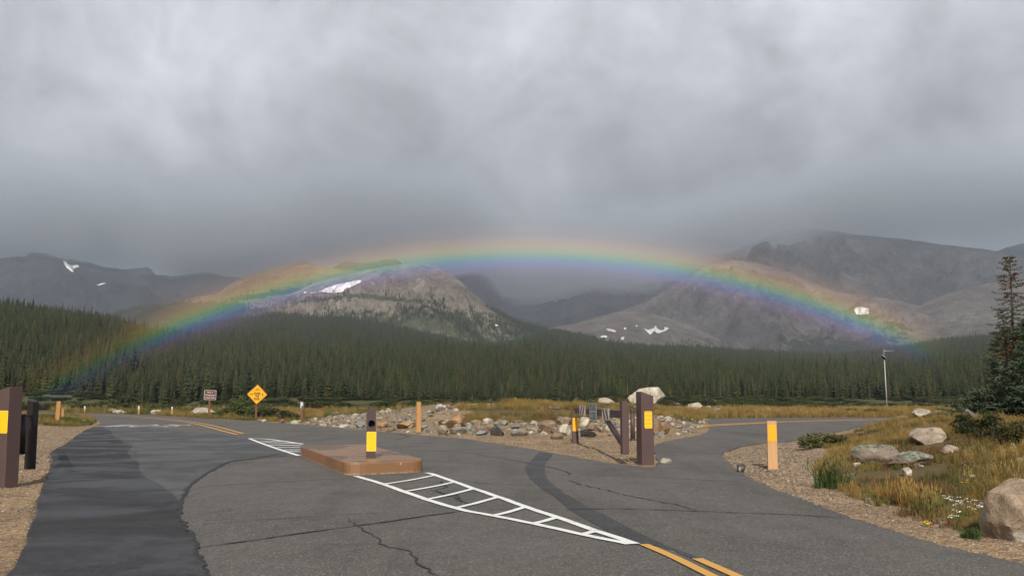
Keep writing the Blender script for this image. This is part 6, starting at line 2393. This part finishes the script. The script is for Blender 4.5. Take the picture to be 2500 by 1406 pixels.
M_RUB = m_rubble()
for me in RB:
    me.materials.clear(); me.materials.append(M_RUB)
COL_RUB = proto_collection('rubble_kinds', RB)
zm = zone([(700, 1034), (800, 1040), (900, 1050), (1010, 1058), (1080, 1064), (1400, 1064), (1600, 1070), (1700, 1058), (1725, 1030), (1690, 1005), (1440, 990), (1100, 992), (1000, 1000), (800, 1004), (740, 1015)])
P = np.array(zm); lo, hi = P.min(0), P.max(0)
s = RNG.uniform(lo, hi, (15000, 2)); s = s[inpoly(s[:, 0], s[:, 1], zm) & ~inpoly(s[:, 0], s[:, 1], ROADPOLY)]
gm = inpoly(s[:, 0], s[:, 1], Z_MOUND)
s = s[~gm | (RNG.random(len(s)) < 0.08)]
s = s[fbm(s[:, 0] / 2.2, s[:, 1] / 2.2, 3) > 0.33]
zr2 = [tuple(v) for v in np.array(Z_RIGHT)]
lo, hi = np.array(zr2).min(0), np.array(zr2).max(0)
s2 = RNG.uniform(lo, hi, (3400, 2)); s2 = s2[inpoly(s2[:, 0], s2[:, 1], zr2) & ~inpoly(s2[:, 0], s2[:, 1], ROADPOLY)]
s2 = s2[fbm(s2[:, 0] / 1.3 + 3, s2[:, 1] / 1.3, 3) < 0.45]
rs = np.concatenate([0.06 + 0.34 * RNG.random(len(s)) ** 2.6, 0.05 + 0.14 * RNG.random(len(s2)) ** 2])
s = np.concatenate([s, s2])
sv = np.stack([rs * RNG.uniform(0.8, 1.3, len(rs)), rs, rs * RNG.uniform(0.5, 0.85, len(rs))], 1)
scatter('rubble', np.column_stack([s, Z(s[:, 0], s[:, 1]) + rs * 0.12]), sv, RNG.integers(0, 5, len(s)), COL_RUB, tilt=0.35, label='broken stones spread over the mound and bank', category='rubble')


# ------------------------------------------------------------------ the spruces at the right edge
def detailed_spruce(seed, H, Rm, low=0.05, power=0.8, sparse_above=1.0, whorls=34, nb=7, needle=0.085, rust=0.05, rust_zone=None, density=1.0):
    rr = random.Random(seed)
    G, Rst, Br = ([], []), ([], []), bmesh.new()

    def quad(buf, p, d, s, ln, wd):
        V, Fc = buf
        k = len(V)
        V += [p - s * wd, p + s * wd, p + d * ln + s * wd * 0.25, p + d * ln - s * wd * 0.25]
        Fc.append((k, k + 1, k + 2, k + 3))
    for i in range(whorls):
        t = (i + rr.uniform(0, 0.8)) / whorls
        z = H * (low + (0.985 - low) * t)
        full = Rm * (1 - t) ** power + 0.10
        sp_ = t > sparse_above
        droop = rr.uniform(-0.12, 0.10)
        n = nb if not sp_ else max(3, nb - 2)
        a0 = rr.uniform(0, 6.28)
        for k in range(n):
            a = a0 + 6.283 * k / n + rr.uniform(-0.4, 0.4)
            L = full * rr.uniform(0.6, 1.15)
            out = Vector((math.cos(a), math.sin(a), 0)); side = Vector((-out.y, out.x, 0))
            rise = rr.uniform(-0.1, 0.35) if t > 0.75 else rr.uniform(-0.5, 0.12) + droop
            zj = rr.uniform(-0.06, 0.06) * H / 6
            pts = []
            for j in range(5):
                f = j / 4
                pts.append(Vector((0, 0, z + zj)) + out * L * f + Vector((0, 0, 1)) * (rise * L * f + 0.10 * L * f * f * (1 if t < .75 else 0.5)) + side * rr.gauss(0, 0.015))
            for j in range(4):
                tube(Br, pts[j], pts[j + 1], 0.014 * (1 - 0.2 * j) * (0.5 + L), 0.011 * (1 - 0.22 * j) * (0.5 + L), 3)
            ntw = max(3, int(L / 0.075 * density * (0.75 if sp_ else 1)))
            for q_ in range(ntw):
                f = (q_ + 0.6) / ntw
                f = 0.12 + 0.9 * f if not sp_ else 0.25 + 0.78 * f
                f = min(f, 1.0)
                seg = min(int(f * 4), 3)
                p = pts[seg].lerp(pts[seg + 1], f * 4 - seg)
                isr = rr.random() < rust or (rust_zone and rust_zone(z, a, rr))
                buf = Rst if isr else G
                for s_ in (-1, 1):
                    d = (out * 0.75 + side * s_ * rr.uniform(0.35, 0.9) + Vector((0, 0, rr.uniform(-0.75, 0.35)))).normalized()
                    tl = (0.06 + 0.20 * (1 - f) * L + 0.05 * rr.random()) * (0.6 if sp_ else 1)
                    m_ = max(1, int(tl / 0.06))
                    for w2 in range(m_):
                        b = p + d * tl * w2 / m_
                        for v2 in range(2):
                            dd = (d + Vector((rr.gauss(0, .45), rr.gauss(0, .45), rr.gauss(0.1, .4)))).normalized()
                            ss = dd.cross(Vector((rr.gauss(0, 1), rr.gauss(0, 1), rr.gauss(0, 1)))).normalized()
                            quad(buf, b, dd, ss, needle * rr.uniform(0.7, 1.3), needle * rr.uniform(0.14, 0.26))
                quad(buf, p, (out + Vector((0, 0, rr.gauss(0.2, .4)))).normalized(), side, needle * 1.2, needle * 0.25)
    def mk(buf, nm, m):
        me = mesh_np(nm, [tuple(v) for v in buf[0]], buf[1]); me.materials.append(m); return me
    bme = bm_mesh(Br, 'branches'); bme.materials.append(M_BARK)
    return mk(G, 'crown', M_SPRUCE_NEAR), (mk(Rst, 'rusty_needles', M_RUST) if Rst[1] else None), bme


def near_spruce(label, px, py_top, Y, seed, Rm, rust=0.03, lean=0.0, group='spruces at the right edge', **kw):
    top = at(px, py_top, Y)
    z0 = Z1(top.x, top.y)
    H = top.z - z0
    t = thing('spruce_tree', label, 'tree', (top.x, top.y, z0), 0, group)
    t.rotation_euler = (0, lean, seed)
    cr, rs_, br = detailed_spruce(seed, H, Rm, rust=rust, **kw)
    link('crown', cr, None, t); link('branches', br, None, t)
    if rs_:
        link('rusty_needles', rs_, None, t)
    tm = trunk_mesh(H, 0.012 * H + 0.01, M_BARK, 0.985)
    link('trunk', tm, None, t)
    return t


def hero_rust(z, a, rr):
    if z > 4.2:
        return rr.random() < 0.35
    if 1.2 < z < 3.0:
        return rr.random() < (0.5 if math.sin(a * 1.0 + 2.0) > 0.6 else 0.03)
    return False


near_spruce('tallest spruce with a bare pointed top at the right edge', 2462, 618, 34, 5, 1.0, rust=0.03, low=0.1, power=0.62, sparse_above=0.52, whorls=46, nb=7, rust_zone=hero_rust, density=1.0)
near_spruce('bushy blue green spruce cut by the right edge in front of the tallest one', 2512, 770, 31, 6, 1.35, rust=0.015, low=0.03, power=0.75, whorls=26, nb=8, needle=0.10)
near_spruce('slender young spruce just left of the tallest spruce', 2431, 826, 36, 7, 0.55, rust=0.05, low=0.05, power=0.8, whorls=26, nb=6)
near_spruce('low spreading spruce at the foot of the tallest one', 2405, 952, 32, 8, 1.35, rust=0.0, low=0.03, power=0.55, whorls=9, nb=9, needle=0.10)
# fallen grey log end
lp = place(2374, 1030); lp = at(2372, 1011, lp.y)
bm = bmesh.new()
tube(bm, lp + Vector((-0.16, -0.06, 0.12)), lp + Vector((0.16, 0.12, -0.12)), 0.05, 0.075, 9)
lg = link('broken_log', bm_mesh(bm, 'broken_log'), M_WOOD_GREY)
tag(lg, 'broken grey log end leaning in the dark shrubs at the right', 'log')


# ------------------------------------------------------------------ rainbow: light from the rain curtain in front of the forest
def rainbow():
    axis = ANTI.normalized()
    ex = axis.cross(Vector((0, 0, 1))).normalized(); ey = ex.cross(axis).normalized()
    Rr = 225.0
    a0, a1 = 36.6, 44.0
    na, nr = 220, 30
    V, Fc, uv = [], [], []
    for i in range(na + 1):
        ph = R(-45 + 90 * i / na)
        for j in range(nr + 1):
            th = R(a0 + (a1 - a0) * j / nr)
            d = axis * math.cos(th) + (ex * math.sin(ph) + ey * math.cos(ph)) * math.sin(th)
            p = Vector((0, 0, CH)) + d * Rr
            V.append(p); uv.append((math.degrees(th), math.degrees(ph)))
    for i in range(na):
        for j in range(nr):
            k = i * (nr + 1) + j
            Fc.append((k, k + 1, k + nr + 2, k + nr + 1))
    V = np.array([tuple(v) for v in V])
    me = mesh_np('rainbow', V, Fc, True)
    for nm, c in (('spread', 0), ('along', 1)):
        a = me.attributes.new(nm, 'FLOAT', 'POINT'); a.data.foreach_set('value', np.array([q[c] for q in uv], np.float32))
    m = bpy.data.materials.new('rainbow light'); m.use_nodes = True
    t = NT(m.node_tree)
    sa = t.n('ShaderNodeAttribute', attribute_name='spread').outputs['Fac']
    al = t.n('ShaderNodeAttribute', attribute_name='along').outputs['Fac']
    f = t.math('DIVIDE', t.math('SUBTRACT', sa, a0), a1 - a0)

    def q(deg):
        return (deg - a0) / (a1 - a0)
    K = 0.175
    st = [(36.6, (0, 0, 0)), (39.4, (0.035, 0.025, 0.035)), (40.1, (0.09, 0.05, 0.10)), (40.55, (0.22, 0.12, 0.34)), (40.85, (0.16, 0.22, 0.82)), (41.1, (0.06, 0.46, 0.80)), (41.35, (0.20, 0.76, 0.44)), (41.6, (0.66, 0.82, 0.16)), (41.85, (0.96, 0.66, 0.10)), (42.2, (0.74, 0.34, 0.10)), (42.65, (0.26, 0.10, 0.045)), (43.3, (0.03, 0.01, 0.005)), (44.0, (0, 0, 0))]
    col = t.ramp(f, [(q(d), tuple(c * K for c in cc_)) for d, cc_ in st], 'EASE')
    # strength along the arc: fainter where the curtain of rain thins at the feet
    s1 = t.rangem(t.math('ABSOLUTE', al), 30, 60, 1.0, 0.0)
    right = t.rangem(al, 28, 37, 1.0, 0.0)
    left = t.rangem(al, -36, -27, 0.17, 1.0)
    left2 = t.rangem(al, -44, -39, 0.0, 1.0)
    s1 = t.math('MULTIPLY', t.math('MULTIPLY', right, left), left2)
    n = t.rangem(t.noise(worldco(t), 0.02, 3), 0.3, 0.7, 0.88, 1.1)
    st_ = t.math('MULTIPLY', s1, n)
    em = t.n('ShaderNodeEmission'); t.set(em.inputs[0], col); t.set(em.inputs[1], st_)
    tr = t.n('ShaderNodeBsdfTransparent')
    ad = t.n('ShaderNodeAddShader')
    t.t.links.new(tr.outputs[0], ad.inputs[0]); t.t.links.new(em.outputs[0], ad.inputs[1])
    o_ = t.n('ShaderNodeOutputMaterial'); t.t.links.new(ad.outputs[0], o_.inputs[0])
    o = link('rainbow', me, m)
    tag(o, 'rainbow arching from the left forest over the granite dome to the right treeline', 'rainbow')


rainbow()


# ------------------------------------------------------------------ rain haze
def haze():
    bm = bmesh.new()
    x0, x1, y0, y1, z0, z1 = -5200, 5200, -300, 6300, -8, 1150
    box(bm, ((x0 + x1) / 2, (y0 + y1) / 2, (z0 + z1) / 2), (x1 - x0, y1 - y0, z1 - z0))
    me = bm_mesh(bm, 'haze')
    m = bpy.data.materials.new('rain haze'); m.use_nodes = True
    t = NT(m.node_tree)
    v = t.n('ShaderNodeVolumePrincipled')
    v.inputs['Color'].default_value = (0.74, 0.84, 0.97, 1)
    v.inputs['Density'].default_value = 1.15e-4
    v.inputs['Anisotropy'].default_value = 0.35
    o_ = t.n('ShaderNodeOutputMaterial'); t.t.links.new(v.outputs[0], o_.inputs['Volume'])
    link('haze', me, m, kind='stuff')


haze()


# ------------------------------------------------------------------ cloud hanging on the high ridges
def low_cloud():
    bm = bmesh.new()
    x0, x1, y0, y1, z0, z1 = -2900, 2900, 3650, 5700, 330, 1140
    box(bm, ((x0 + x1) / 2, (y0 + y1) / 2, (z0 + z1) / 2), (x1 - x0, y1 - y0, z1 - z0))
    me = bm_mesh(bm, 'low_cloud')
    m = bpy.data.materials.new('ridge cloud'); m.use_nodes = True
    t = NT(m.node_tree)
    p = worldco(t)
    sp = t.n('ShaderNodeSeparateXYZ'); t.set(sp.inputs[0], p)
    xs = t.rangem(sp.outputs[0], -2600, 2600, 0, 1, smooth=False)

    def fx(px):
        return ((px - 1250) / F * 4300 + 2600) / 5200
    base = t.ramp(xs, [(fx(-100), 0.57), (fx(200), 0.55), (fx(330), 0.57), (fx(420), 0.45), (fx(600), 0.50), (fx(900), 0.56), (fx(1120), 0.52), (fx(1300), 0.35), (fx(1550), 0.37), (fx(1700), 0.44), (fx(1850), 0.51), (fx(2000), 0.62), (fx(2500), 0.72)], 'EASE')
    n = t.noise(t.vmath('MULTIPLY', p, (1.0, 0.6, 1.6)), 0.0021, 4, 0.55, 0.4)
    zb = t.math('ADD', t.math('MULTIPLY', base, 1000.0), t.math('MULTIPLY', t.math('SUBTRACT', n, 0.5), 420.0))
    d = t.rangem(t.math('SUBTRACT', sp.outputs[2], zb), -20, 230, 0.0, 1.0)
    # the wisps thin out again upwards, well inside the box, and towards its front
    d = t.math('MULTIPLY', d, t.rangem(t.math('SUBTRACT', sp.outputs[2], zb), 260, 480, 1.0, 0.0))
    d = t.math('MULTIPLY', d, t.rangem(sp.outputs[2], 900, 1110, 1.0, 0.0))
    d = t.math('MULTIPLY', d, t.rangem(sp.outputs[1], 3700, 4000, 0.0, 1.0))
    v = t.n('ShaderNodeVolumePrincipled')
    v.inputs['Color'].default_value = (0.85, 0.90, 0.96, 1)
    t.set(v.inputs['Density'], t.math('MULTIPLY', d, 0.0052))
    v.inputs['Anisotropy'].default_value = 0.3
    o_ = t.n('ShaderNodeOutputMaterial'); t.t.links.new(v.outputs[0], o_.inputs['Volume'])
    link('low_cloud', me, m, kind='stuff')


low_cloud()
